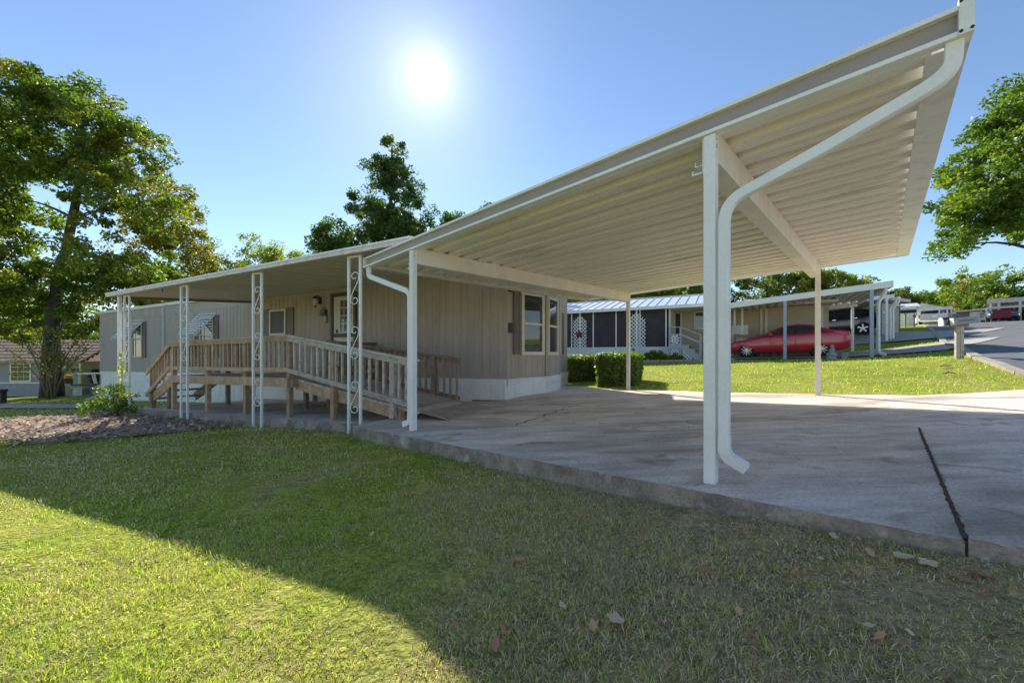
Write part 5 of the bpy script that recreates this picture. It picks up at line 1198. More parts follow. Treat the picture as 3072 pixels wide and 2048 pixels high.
# narrow lattice pieces and a trailer by the neighbour's wall
for px, wz, lab in ((2204, .26, 'narrow white lattice strip left of the wider one behind the red car bonnet'), (2227, .46, 'wider white lattice strip on the beige wall behind the red car bonnet')):
    p = at(px, 1010, 18.9 if wz < .4 else 18.6); g0 = gz(p.x, p.y)
    t = thing('trellis', V3(p.x, p.y, g0), lab, 'trellis', 'white lattice strips behind the red car')
    lattice((V3(p.x, p.y, 0), Us, Dd, UP), -wz / 2, wz / 2, g0, g0 + 1.55, pitch=.13).build('lattice_panel', M['lattice'], t)
    MB().box((V3(p.x, p.y, 0), Us, Dd, UP), (-.04, .04), (.02, .06), (g0 - .05, 2.3)).build('post', M['white'], t)
bn = thing('ramp_rail', np_(5.4, .6, .2), 'dark brown wooden rail along the beige wall behind the red car', 'rail')
for z0_, z1_ in ((.92, .78), (.52, .44)): MB().bar(np_(4.4, .7, z0_), np_(7.6, .7, z1_), .05, .13).build('board', M['wood_dark'], bn)
for s in (4.45, 6.0, 7.5): MB().box((np_(s, .74, 0), Us, Dd, UP), (-.05, .05), (-.05, .05), (NZ(s, .7) - .1, .95)).build('post', M['wood_dark'], bn)
# edging along the neighbour's flower bed
eb = thing('bed_edging', np_(.5, -1.2, -.4), 'pale timber edging of the neighbours flower bed', 'edging')
MB().bar(np_(-2.4, -1.25, NZ(-2.4, -1.25) + .04), np_(1.4, -1.35, NZ(1.4, -1.35) + .05), .09, .12).build('board', M['ply'], eb); MB().bar(np_(1.45, -1.35, NZ(1.45, -1.35) + .05), np_(4.4, -1.3, NZ(4.4, -1.3) + .05), .09, .10).build('board', M['kerb'], eb)

# ------------------------------------------------------------------ grey house on the left
gh = thing('grey_house', V3(-30, 26, -2.6), 'low grey sided house with brown shingle roof behind the big tree', 'house')
gx0, gx1, gzb, gze = -42.0, -28.7, -2.75, -.42
GF = (V3(0, 26, 0), V3(1, 0, 0), V3(0, 1, 0), UP)
MB().box(GF, (gx0, gx1), (0.02, 7), (gzb, gze)).build('wall', M['lap_grey'], gh); lap_wall(GF, gx0, gx1, .015, gzb, gze, gh, M['lap_grey'], e=.14)
MB().box(GF, (gx0, gx1 - 2.6), (-.05, .02), (-1.88, -1.80)).build('trim_board', M['white'], gh)
MB().box(GF, (gx1 - .06, gx1 + .04), (-.05, .02), (gzb, gze)).build('corner_trim', M['white'], gh)
window((V3(-33.35, 26, 0), V3(1, 0, 0), V3(0, -1, 0), UP), 1.42, -1.78, -.50, gh, M['white'], M['glass'], t=.10, rail=-1.10, muntins=(('v', .52), ('v', .92), ('h', -1.42), ('h', -.80)))
rwl = gx1 - gx0 + 1.0
for k in range(7):
    t0, t1 = k / 7, (k + 1) / 7
    for j in range(12):
        xa, xb = gx0 - .5 + rwl * j / 12, gx0 - .5 + rwl * (j + 1) / 12
        if j == 11: xb -= 0
        sh = 2.6 * t0; xb2 = min(xb, gx1 + .5 - 1.0 * t0 * 1.3); xa2 = min(xa, xb2 - .05)
        if xb2 - xa2 < .1: continue
        P = [V3(xa2, 25.55 + 3.6 * t0, gze + .02 + 1.55 * t0 + .03), V3(xb2 - .01, 25.55 + 3.6 * t0, gze + .02 + 1.55 * t0 + .03), V3(xb2 - .01, 25.55 + 3.6 * t1, gze + .02 + 1.55 * t1), V3(xa2, 25.55 + 3.6 * t1, gze + .02 + 1.55 * t1)]
        MB().prism(P, V3(0, .01, -.05)).build('shingle_strip', M['shingle'], gh)
MB().prism([V3(gx0 - .5, 25.6, gze - .03), V3(gx1 + .5, 25.6, gze - .03), V3(gx1 - .9, 29.1, gze + 1.5), V3(gx0 - .5, 29.1, gze + 1.5)], V3(0, .02, -.06)).add([V3(gx1 + .5, 25.6, gze), V3(gx1 + .5, 33, gze), V3(gx1 - .9, 29.1, gze + 1.5)], [(0, 1, 2)]).add([V3(gx0 - .5, 33, gze), V3(gx1 + .5, 33, gze), V3(gx1 - .9, 29.1, gze + 1.5), V3(gx0 - .5, 29.1, gze + 1.5)], [(0, 1, 2, 3)]).build('roof', M['shingle'], gh)
MB().box(GF, (gx0 - .5, gx1 + .5), (-.5, -.42), (gze - .10, gze + .04)).build('gutter', M['ply'], gh)
# things in the yard by that house
def yard(px, Y): p = at(px, 1100, Y); return V3(p.x, Y, gz(p.x, Y))
p = yard(238, 21.0); acu = thing('air_conditioner', p, 'dark grey air conditioning unit with a yellow sticker by the grey house', 'air conditioner')
af = (p, V3(1, 0, 0), V3(0, 1, 0), UP)
MB().box(af, (-.55, .62), (0, .8), (0, .50)).build('casing', M['metal_grey'], acu, bevel=.02); MB().box(af, (-.60, .67), (-.03, .84), (.50, .54)).build('lid', M['dark_plastic'], acu)
MB().box(af, (-.05, .27), (-.012, -.002), (.36, .46)).build('sticker', M['yellow'], acu)
for k in range(8): MB().box(af, (-.50, .57), (-.008, -.001), (.06 + k * .035, .075 + k * .035)).build('louvre', M['dark_plastic'], acu)
for px, Y, h, w, lab in ((195, 20.4, .62, .13, 'taller pale utility pedestal beside the tree base'), (232, 20.2, .40, .12, 'short white utility pedestal before the air conditioner')):
    p = yard(px, Y); t = thing('utility_pedestal', p, lab, 'pedestal', 'utility pedestals near the tree')
    MB().box((p, V3(1, 0, 0), V3(0, 1, 0), UP), (-w, w), (-w, w), (-.05, h * .75)).build('pedestal_body', M['white_dirty'], t, bevel=.02); MB().box((p, V3(1, 0, 0), V3(0, 1, 0), UP), (-w * 1.08, w * 1.08), (-w * 1.08, w * 1.08), (h * .75, h)).build('pedestal_cap', M['white_dirty'], t, bevel=.04)
p = yard(194, 24.5); ob = thing('barbecue', p, 'orange topped barbecue standing against the grey house wall', 'barbecue')
MB().box((p, V3(1, 0, 0), V3(0, 1, 0), UP), (-.28, .28), (-.2, .25), (1.05, 1.28)).build('lid', M['orange'], ob, bevel=.06); MB().box((p, V3(1, 0, 0), V3(0, 1, 0), UP), (-.26, .26), (-.18, .23), (.25, 1.04)).build('cart', M['dark_plastic'], ob)
for sx in (-.22, .22): MB().box((p, V3(1, 0, 0), V3(0, 1, 0), UP), (sx - .03, sx + .03), (-.15, -.09), (0, .25)).build('leg', M['dark_plastic'], ob)
p = yard(272, 22.0); tb = thing('folding_table', p, 'white folding table with slanted legs beside the far end of the taupe home', 'table')
MB().box((p, V3(1, 0, 0), V3(0, 1, 0), UP), (-.5, .55), (-.4, .4), (1.12, 1.18)).build('tabletop', M['white'], tb)
for sx, ex_ in ((.30, .62), (.42, .72), (-.4, -.45)): MB().bar(p + V3(sx, -.2, 1.12), p + V3(ex_, -.2, -.02), .05, .05).build('leg', M['white'], tb)
p = yard(6, 17.0); bp_ = thing('bollard_light', p, 'black square post at the left edge of the yard', 'post')
MB().box((p, V3(1, 0, 0), V3(0, 1, 0), UP), (-.12, .10), (-.1, .1), (-.05, .48)).build('post_body', M['iron'], bp_, bevel=.02); MB().box((p, V3(1, 0, 0), V3(0, 1, 0), UP), (-.15, .13), (-.13, .13), (.48, .60)).build('post_cap', M['iron'], bp_, bevel=.03)
pd = MB(); e0 = hp(HL + .02, .05, sid_z(HL) - 1.1); pd.tube(smooth_path([e0 + UP * .35, e0 + UP * .02 , e0 + Vv * .45 + Uu * .2 - UP * .22, e0 + Vv * .75 + Uu * .3 - UP * .26], 5, .15), .05, 8)
pdo = pd.build('drain_pipe', M['pvc'], home)

# ------------------------------------------------------------------ trees and shrubs
GREEN = [((.055, .095, .013), 4), ((.085, .125, .016), 4), ((.032, .06, .012), 3), ((.13, .145, .02), 1.5)]
OAK = [((.06, .095, .014), 4), ((.10, .125, .016), 3), ((.035, .06, .012), 3), ((.16, .15, .02), 1.2), ((.15, .09, .03), .5)]
RUST = [((.15, .10, .022), 3), ((.12, .11, .018), 3), ((.085, .11, .016), 4), ((.19, .14, .025), 2), ((.09, .06, .02), 1)]
LIME = [((.16, .17, .02), 4), ((.10, .14, .018), 3), ((.19, .16, .025), 2), ((.06, .09, .014), 1.5)]
DARK = [((.040, .068, .020), 4), ((.06, .092, .025), 3), ((.026, .046, .016), 3), ((.09, .11, .028), 1.5)]
YELLOW = [((.28, .26, .02), 4), ((.20, .22, .02), 3), ((.12, .15, .02), 1)]
PURPLE = [((.05, .028, .03), 3), ((.08, .045, .035), 2), ((.045, .06, .02), 1)]
def leaves(centres, radii, per, size, pal, seed, up_bias=.5, flat=.75):
    g = np.random.default_rng(seed); n = len(centres) * per
    c = np.repeat(np.asarray(centres), per, 0); r = np.repeat(np.asarray(radii), per)
    d = g.normal(size=(n, 3)); d /= np.linalg.norm(d, axis=1)[:, None]; p = c + d * (r * g.random(n) ** .45)[:, None] * np.array([1, 1, flat])
    N = g.normal(size=(n, 3)) + np.array([0, 0, up_bias]); N /= np.linalg.norm(N, axis=1)[:, None]
    t = np.cross(N, g.normal(size=(n, 3))); t /= np.linalg.norm(t, axis=1)[:, None]; b = np.cross(N, t)
    s = size * (.6 + .8 * g.random(n))[:, None]
    v = np.stack([p - t * s * .55, p + b * s * .30 + N * s * .06, p + t * s * .55 - N * s * .08, p - b * s * .30 + N * s * .06], 1).reshape(-1, 3)
    f = np.arange(n * 4).reshape(-1, 4)
    w = np.array([x[1] for x in pal], float); w /= w.sum(); cols = np.array([x[0] for x in pal])
    ci = g.choice(len(pal), n, p=w); cl = np.repeat(g.choice(len(pal), len(centres), p=w), per)
    col = 1.9 * (cols[ci] * .5 + cols[cl] * .5) * (.75 + .5 * g.random(n))[:, None]
    return v, f, np.repeat(col, 4, 0)
def tree(name, label, base, trunk, blobs, ncl, per, size, cr, pal, seed, tr=.25, limbs=40, cat='tree', group=None, bark='bark', hole=.25, twig=.012, leafm='leaf'):
    """blobs: ellipsoids (centre, radii) relative to the base; trunk: polyline relative to the base"""
    g = np.random.default_rng(seed); base = Vector(base)
    t = thing(name, base, label, cat, group)
    vol = np.array([b[1][0] * b[1][1] * b[1][2] for b in blobs]); k = g.choice(len(blobs), ncl * 4, p=vol / vol.sum())
    C = np.array([b[0] for b in blobs])[k]; Rd = np.array([b[1] for b in blobs])[k]
    d = g.normal(size=(len(k), 3)); d /= np.linalg.norm(d, axis=1)[:, None]; rr = g.random(len(k)) ** .42
    pts = C + d * Rd * rr[:, None]
    q = pts * 1.7 / max(.6, cr * 2.2); keep = (np.sin(q[:, 0] + 1.3 * np.sin(q[:, 1] + seed)) + np.sin(q[:, 1] * 1.1 + 1.7 * np.sin(q[:, 2])) + np.sin(q[:, 2] * 1.3 + q[:, 0] * .7)) > (-1.2 + hole * 3)
    pts = pts[keep][:int(ncl * 1.25)]
    rad = cr * (.55 + .75 * g.random(len(pts)))
    v, f, col = leaves(pts, rad, per, size, pal, seed + 1)
    co = link('crown', np_mesh('crown', v, f, M[leafm], col), t)
    nodes = [Vector(p) for p in trunk]; mb = MB(); nr = [tr * (1 - .8 * i / (len(nodes) - 1)) for i in range(len(nodes))]
    nr[0] = tr * 1.35
    sm = [nodes[0]]; rs = [nr[0]]
    for i in range(len(nodes) - 1):
        for s in (.25, .5, .75, 1.0):
            sm.append(nodes[i].lerp(nodes[i + 1], s) + Vector(g.normal(size=3) * tr * .10)); rs.append(nr[i] + (nr[i + 1] - nr[i]) * s)
    mb.tube([base + p for p in sm], rs, 10)
    sk = [(p, r) for p, r in zip(sm, rs) if p.z > nodes[0].z + (nodes[-1].z - nodes[0].z) * .25]
    order = sorted(range(len(pts)), key=lambda i: min((Vector(pts[i]) - p).length for p, _ in sk))
    pick = [order[int(j)] for j in np.linspace(0, len(order) - 1, min(limbs, len(order)))]
    for i in pick:
        P = Vector(pts[i]); best = None
        for p, r in sk:
            dl = (P - p).length + max(0, p.z - P.z + .3) * 1.2
            if best is None or dl < best[0]: best = (dl, p, r)
        _, p, r = best; L = (P - p).length
        if L < .2: continue
        m = p.lerp(P, .5) + Vector((0, 0, L * .10)) + Vector(g.normal(size=3) * L * .06); path = [p.lerp(m, s).lerp(m.lerp(P, s), s) for s in (0, .2, .4, .6, .8, 1)]
        r0 = max(twig * 1.3, min(r * .62, L * .028 + twig)); rl_ = [r0 + (twig - r0) * s for s in (0, .2, .4, .6, .8, 1)]
        mb.tube([base + x for x in path], rl_, 6); sk += list(zip(path[1:], rl_[1:]))
    mb.build('trunk', M[bark], t, smooth=True)
    return t
tree('oak_tree', 'tall green oak with a thick dark trunk, filling the left edge', (-23.2, 19.7, gz(-23.2, 19.7)),
     [(0, 0, -.3), (0, 0, 3), (.2, .1, 6), (.9, .2, 9), (1.6, 0, 12.5), (1.4, 0, 15.5)],
     [((-1.5, 0, 13.4), (4.0, 4, 3.4)), ((2.2, 0, 13.0), (3.0, 3.2, 2.4)), ((-5, -.5, 9.8), (4.2, 4, 3.2)), ((3.2, .5, 10.0), (2.6, 3, 2.4)), ((-3.5, 0, 6.0), (4.6, 3.6, 2.0)), ((3.2, .3, 5.8), (3.0, 3, 2.3)), ((-1, -1, 4.6), (3.4, 2, 1.2)), ((-4.5, 0, 4.0), (3.6, 2.5, 1.6)), ((4.6, .5, 4.0), (2.4, 2.4, 1.6)), ((-8, 0, 12), (3.5, 3, 3))],
     680, 150, .165, .58, OAK, 11, tr=.34, limbs=110, hole=.15, twig=.018)
tree('autumn_tree', 'medium tree with rusty and green autumn leaves, right of the big oak', (-22.8, 25.5, gz(-22.8, 25.5)),
     [(0, 0, -.3), (0, 0, 3), (.3, 0, 6), (.5, 0, 10)],
     [((0, 0, 9.4), (3.1, 3, 3.4)), ((2.6, 0, 6.8), (2.7, 2.5, 2.8)), ((-1.8, 0, 6.4), (3.0, 2.5, 2.8)), ((.3, 0, 12.2), (2.0, 1.8, 1.8)), ((1.5, 0, 4.0), (3.6, 2, 1.8))],
     380, 95, .145, .50, RUST, 23, tr=.18, limbs=70, hole=.22, twig=.012)
tree('young_tree', 'yellow-green small tree rising just above the middle of the porch awning', (-19.5, 31, gz(-19.5, 31)),
     [(0, 0, -.3), (0, 0, 4), (.2, 0, 10)], [((0, 0, 9.4), (2.4, 2.4, 2.6)), ((2.4, 0, 9.0), (2.0, 2, 2.4)), ((-2.8, 0, 8.0), (2.6, 2, 2.6)), ((-5, 0, 7.4), (2.2, 2, 2.2)), ((0, 0, 6), (5, 2, 2))], 260, 80, .16, .52, LIME, 37, tr=.14, limbs=40, hole=.2)
tree('young_tree', 'low green and gold tree between the rusty tree and the yellow-green one', (-23.6, 30, gz(-23.6, 30)),
     [(0, 0, -.3), (0, 0, 3), (.2, 0, 6)], [((0, 0, 6.2), (3.2, 2.4, 2.6)), ((-3.2, 0, 5.6), (3.0, 2, 2.4)), ((2.5, 0, 5.6), (2.4, 2, 2.2)), ((-1, 0, 3.0), (5.0, 2, 1.8))], 240, 75, .16, .52, LIME + RUST[:2], 41, tr=.14, limbs=40, hole=.18)
tree('maple_tree', 'tall dark green tree standing behind the roof of the taupe home', (-9.2, 29, gz(-9.2, 29)),
     [(0, 0, -.3), (0, 0, 4), (.1, 0, 9), (.3, 0, 14), (.3, 0, 17.0)],
     [((.1, 0, 15.6), (1.7, 1.7, 2.3)), ((-.6, 0, 12.6), (2.6, 2.4, 2.4)), ((1.6, 0, 12.4), (1.6, 1.8, 2.0)), ((-2.8, 0, 10.0), (2.6, 2.2, 2.2)), ((1.0, 0, 9.6), (2.8, 2.4, 2.6)), ((-4.4, 0, 8.8), (1.7, 1.6, 2.1)), ((4.4, 0, 10.4), (2.2, 1.8, 1.9)), ((2.6, 0, 11.6), (2.0, 1.8, 1.8)), ((6.6, 0, 10.0), (1.5, 1.4, 1.2)), ((0, 0, 6.6), (4.2, 2.5, 2.0))],
     470, 120, .18, .56, DARK, 53, tr=.30, limbs=90, hole=.20, twig=.018)
tree('young_tree', 'small tree top just showing over the highest point of the porch roof', (-2.0, 33, gz(-2.0, 33)),
     [(0, 0, -.3), (0, 0, 5), (.2, 0, 11.5)], [((0, 0, 11.8), (1.8, 1.6, 1.7)), ((-1.6, 0, 10.4), (1.8, 1.6, 1.6)), ((2.0, 0, 10), (1.8, 1.5, 1.6))], 110, 45, .26, .5, DARK, 61, tr=.14, limbs=25, hole=.15)
tree('sycamore_tree', 'large green leafy tree cut by the right edge beyond the carport', (28.2, 20.5, gz(28.2, 20.5)),
     [(0, 0, -.3), (0, 0, 3), (-.1, 0, 6), (.2, 0, 11)],
     [((0, 0, 8.2), (4.4, 4.2, 3.6)), ((-3.4, 0, 6.0), (2.4, 2.6, 2.6)), ((1.2, 0, 12.0), (3.4, 3, 2.6)), ((-1.9, 0, 10.2), (2.4, 2.2, 2.2)), ((2.5, 0, 6.2), (3.5, 3.2, 2.2)), ((-3.0, 0, 5.2), (1.9, 1.8, 1.2))],
     420, 130, .175, .60, GREEN, 71, tr=.30, limbs=80, hole=.14, twig=.018)
# behind the neighbour's home
for (px, py, Y, w, h, pal, lab, sd_) in ((2075, 850, 34, 3.6, 2.4, OAK, 'green tree top above the ridge of the pale metal roof', 81), (1960, 872, 36, 3.2, 1.5, LIME, 'sparse yellow-green tree behind the metal roof, next to the cream carport beam', 82), (1800, 880, 36, 3.6, 1.5, OAK, 'tree top behind the left end of the metal roof', 83),
        (2300, 848, 32, 3.3, 2.6, RUST[:1] + DARK + OAK[:1], 'dark brownish tree between the cream carport posts', 84), (2405, 862, 30, 1.9, 1.8, LIME, 'rounded yellow-green tree left of the slim rear post', 85), (2508, 866, 29, 2.2, 1.3, LIME, 'rounded yellow-green tree right of the slim rear post', 86), (1640, 900, 36, 3.5, 1.2, LIME, 'tree top glimpsed over the end of the taupe home', 89)):
    c = at(px, py, Y); g0 = gz(c.x, Y); zc = c.z - g0
    tree('yard_tree', lab, (c.x, Y, g0), [(0, 0, -.3), (0, 0, zc * .5), (.1, 0, zc + h * .4)], [((0, 0, zc), (w, w * .8, h)), ((w * .5, 0, zc - h * .5), (w * .7, w * .6, h * .8)), ((-w * .5, 0, zc - h * .6), (w * .7, w * .6, h * .8)), ((0, 0, zc - h * 1.3), (w * .9, w * .6, h))], 150, 85, .18, .5, pal, sd_, tr=.15, limbs=35, hole=.18, group='trees behind the neighbouring homes')
for (px, py, Y, w, h, pal, lab, sd_) in ((2690, 900, 55, 3.2, 1.6, DARK + RUST[:1], 'small dark tree over the windbreak wall', 91), (2770, 905, 62, 4.0, 1.4, DARK, 'bluish distant tree above the white gabled bungalow', 92), (2850, 895, 58, 4.2, 2.0, LIME[1:] + GREEN, 'distant green tree right of the far carport roof', 93), (2905, 878, 50, 3.8, 2.9, GREEN + LIME, 'bright green tree behind the mailbox', 94), (2975, 880, 46, 3.6, 2.8, RUST + GREEN, 'reddish green tree under the big leafy tree at the right', 95), (3040, 880, 42, 3.6, 2.8, GREEN, 'green tree behind the beige carport at the right edge', 96)):
    c = at(px, py, Y); g0 = gz(c.x, Y); zc = max(2.5, c.z - g0)
    tree('distant_tree', lab, (c.x, Y, g0), [(0, 0, -.3), (0, 0, zc * .5), (.1, 0, zc + h * .4)], [((0, 0, zc), (w, w * .8, h)), ((w * .5, 0, zc - h * .6), (w * .8, w * .6, h * .8)), ((-w * .5, 0, zc - h * .6), (w * .8, w * .6, h * .8)), ((0, 0, zc - h * 1.4), (w * 1.1, w * .6, h))], 150, 70, .26, .7, pal, sd_, tr=.18, limbs=30, hole=.16, group='distant trees along the hill')
# far left behind the grey house
for (px, Y, h_, pal, lab, sd_) in ((-60, 40, 10, OAK, 'background tree behind the roof of the grey house at the left edge', 101), (120, 44, 9, GREEN, 'background tree behind the big oak trunk', 102), (235, 46, 8.0, OAK, 'background tree by the far end of the taupe home', 103)):
    c = at(px, 1065, Y); g0 = gz(c.x, Y)
    tree('background_tree', lab, (c.x, Y, g0), [(0, 0, -.3), (0, 0, h_ * .5), (0, 0, h_)], [((0, 0, h_ * .75), (4.2, 3, h_ * .4)), ((3, 0, h_ * .5), (3, 2.5, h_ * .35)), ((-3, 0, h_ * .5), (3, 2.5, h_ * .35))], 150, 60, .28, .8, pal, sd_, tr=.2, limbs=30, hole=.1, group='background trees on the left')
c = yard(274, 30); tree('yellow_shrub', 'bright yellow-green shrub beside the far corner of the taupe home', c, [(0, 0, -.1), (0, 0, 1), (.1, 0, 2.6)], [((0, 0, 2.6), (.75, .7, .9)), ((.2, 0, 1.8), (.8, .7, .7))], 60, 60, .13, .26, YELLOW, 111, tr=.05, limbs=15, cat='shrub', bark='bark_pale', hole=0)
c = yard(270, 27); tree('purple_shrub', 'low dark purple shrub under the yellow-green one', c, [(0, 0, -.1), (0, 0, .6), (.1, 0, 1.5)], [((0, 0, 1.35), (.9, .7, .45)), ((.4, 0, .9), (.6, .6, .5))], 45, 50, .12, .22, PURPLE, 112, tr=.05, limbs=15, cat='shrub', bark='bark_pale', hole=0)
# multi-stem shrub before the oak
c = yard(155, 18.6); ms_ = thing('crape_myrtle', c, 'bare multi-stemmed crape myrtle with sparse leaves in front of the oak trunk', 'shrub')
g = np.random.default_rng(5); tops = []
for k in range(15):
    a = g.uniform(-1.45, 1.45); h = g.uniform(2.2, 4.0); sp2 = math.sin(a) * g.uniform(.8, 1.9); dp = g.uniform(-.6, .6)
    p0 = c + V3(g.uniform(-.22, .22), g.uniform(-.15, .15), -.05); P = [p0, p0 + V3(sp2 * .30, dp * .3, h * .42), p0 + V3(sp2 * .7, dp * .7, h * .78), p0 + V3(sp2 * 1.15, dp, h)]
    MB().tube(smooth_path(P, 3, .4), [.034 - .0026 * i for i in range(10)][: len(smooth_path(P, 3, .4))], 5).build('stem', M['bark_pale'], ms_, smooth=True)
    for s in (.55, .75, 1.0):
        tops.append(tuple(P[0].lerp(P[3], s) - c + Vector(g.normal(size=3) * .2)))
v, f, col = leaves(tops, np.full(len(tops), .36), 40, .10, OAK + RUST, 6); link('foliage', np_mesh('foliage', v, f, M['leaf'], col), ms_)
# bush round the last porch post
pb = hp(8.9, 3.50, 0); pb.z = gz(pb.x, pb.y)
ct = []; g = np.random.default_rng(15); bt = thing('azalea_bush', pb, 'loose leafy bush growing round the foot of the last porch post', 'bush')
for k in range(26):
    a = g.uniform(0, 6.28); r_ = g.uniform(.1, .62); z = g.uniform(.10, .82) * (1.1 - r_ * .6); tip = V3(math.cos(a) * r_, math.sin(a) * r_ * .8, z); ct.append(tuple(tip))
    MB().tube([pb + V3(0, 0, -.03), pb + tip * .5 + V3(0, 0, .08), pb + tip], [.012, .009, .004], 5).build('stem', M['bark_pale'], bt)
v, f, col = leaves(ct, np.full(len(ct), .17), 46, .062, GREEN + [((.15, .18, .03), 2)], 16); link('foliage', np_mesh('foliage', v, f, M['leaf'], col), bt)
vt = thing('climbing_vine', hp(8.98, 3.32, pb.z), 'thin yellow-green vine climbing the last porch post', 'vine'); cv = [tuple(hp(8.98 + .03 * math.sin(z * 5), 3.33, pb.z + z) - vt.location) for z in np.linspace(.3, 1.5, 12)]
v, f, col = leaves(cv, np.full(len(cv), .07), 12, .06, YELLOW, 17); link('foliage', np_mesh('foliage', v, f, M['leaf'], col), vt)
MB().tube([Vector(x) + vt.location for x in cv], .006, 5).build('stem', M['bark_pale'], vt)
# clipped hedges
def hedge(name, label, fr, x, y, z, seed, n=9000):
    g = np.random.default_rng(seed); o, X, Y, Z = fr; org = o + X * (sum(x) / 2) + Y * (sum(y) / 2) + Z * z[0]; t = thing(name, org, label, 'hedge', 'clipped hedges at the end of the taupe home')
    MB().box(fr, (x[0] + .09, x[1] - .09), (y[0] + .09, y[1] - .09), (z[0], z[1] - .08)).build('branch_core', M['bark'], t)
    u = g.random((n, 3)); face = g.choice(5, n, p=[.24, .16, .16, .20, .24]); u[:, 2] = u[:, 2] ** .8
    sc = np.array([x[1] - x[0], y[1] - y[0], z[1] - z[0]])
    for k, (axn, val) in enumerate(((1, 0), (0, 0), (0, 1), (1, 1), (2, 1))): u[face == k, axn] = val
    p = u * sc + np.array([x[0], y[0], z[0]]); cc = np.array([sum(x) / 2, sum(y) / 2, z[0] + sc[2] * .45]); dd_ = (p - cc) / (sc * .5); lim = np.linalg.norm(np.abs(dd_) ** 5, axis=1) ** .2; p = cc + (p - cc) / np.maximum(1, lim / 1.06)[:, None]
    taper = .90 + .12 * np.clip((p[:, 2] - z[0]) / sc[2], 0, 1); p[:, :2] = cc[:2] + (p[:, :2] - cc[:2]) * taper[:, None]
    p += g.normal(size=(n, 3)) * .028 + .03 * np.sin(p * 9)
    W = np.array(o)[None] + p[:, :1] * np.array(X)[None] + p[:, 1:2] * np.array(Y)[None] + p[:, 2:] * np.array(Z)[None] - np.array(org)[None]
    N = g.normal(size=(n, 3)) * .8 + dd_ @ np.array([X, Y, Z]); N /= np.linalg.norm(N, axis=1)[:, None]; tt = np.cross(N, g.normal(size=(n, 3))); tt /= np.linalg.norm(tt, axis=1)[:, None]; b = np.cross(N, tt); s = (.026 + .022 * g.random(n))[:, None]
    v = np.stack([W - tt * s, W + b * s * .6, W + tt * s, W - b * s * .6], 1).reshape(-1, 3); f = np.arange(n * 4).reshape(-1, 4)
    pal = np.array([(.15, .23, .03), (.10, .16, .03), (.22, .30, .04), (.16, .10, .065)]); hz = np.clip((p[:, 2] - z[0]) / sc[2], 0, 1)
    pr = g.random(n); ci = np.where(pr < .30, 0, np.where(pr < .55, 1, np.where(pr < .80, 2, 3))); ci[(hz > .85) & (ci == 3)] = 2
    link('foliage', np_mesh('foliage', v, f, M['hedge_leaf'], np.repeat(pal[ci] * (.7 + .6 * g.random(n))[:, None], 4, 0)), t)
    return t
hgx = V3(.80, -.60, 0).normalized(); hgy = V3(.60, .80, 0).normalized()
h1 = at(1840, 1165, 10.75); hedge('hedge', 'nearer clipped hedge block behind the slim rear carport post', (V3(h1.x, h1.y, 0), V3(.90, -.43, 0).normalized(), V3(.43, .90, 0).normalized(), UP), (-.52, .62), (.0, 1.35), (-.95, .03), 201, 13000)
h2 = at(1735, 1140, 12.6); hedge('hedge', 'farther clipped hedge block against the end of the taupe home', (V3(h2.x, h2.y, 0), V3(.90, -.43, 0).normalized(), V3(.43, .90, 0).normalized(), UP), (-.55, .75), (.0, 1.4), (-.92, -.02), 202, 10000)
c = np_(1.15, -1.0, 0); c.z = NZ(1.15, -1.0); tree('bed_shrub', 'low brownish green shrub in front of the grey entry steps', c, [(0, 0, -.05), (0, 0, .2), (0, 0, .5)], [((0, 0, .25), (.55, .3, .26))], 36, 50, .09, .16, OAK + RUST[:2], 211, tr=.02, limbs=15, cat='shrub', bark='bark_pale', hole=0, twig=.005)
c = np_(2.05, -1.0, 0); c.z = NZ(2.05, -1.0); tree('bed_shrub', 'second low shrub with reddish twigs beneath the stair lattice', c, [(0, 0, -.05), (0, 0, .15), (0, 0, .4)], [((0, 0, .16), (.40, .25, .18))], 20, 40, .08, .14, RUST + OAK[:1], 212, tr=.02, limbs=15, cat='shrub', bark='bark_pale', hole=0, twig=.005)
c = np_(.1, -.8, 0); c.z = NZ(.1, -.8); tree('bed_flower', 'small dark flower on a thin stem in the bed by the white porch wall', c, [(0, 0, -.05), (0, 0, .3), (0, 0, .62)], [((0, 0, .62), (.10, .10, .08)), ((0, 0, .2), (.16, .14, .14))], 8, 25, .06, .06, PURPLE + GREEN, 213, tr=.012, limbs=4, cat='plant', bark='bark_pale', hole=0, twig=.004)
# overhead lines
for k, (ya, yb) in enumerate(((874, 846), (888, 864), (905, 868))):
    a, b = at(2640, ya + 6, 60), at(3300, yb - 30, 52); P = [a.lerp(b, t) - UP * 1.2 * (1 - (2 * t - 1) ** 2) for t in np.linspace(0, 1, 16)]
    cb = MB().tube(P, .022, 5).build('power_line', M['cable'], origin=P[0]); tag(cb, ['highest thin overhead power line in the sky at the right', 'middle thin overhead power line in the sky at the right', 'lowest thin overhead power line in the sky at the right'][k], 'power line', 'power lines over the road')

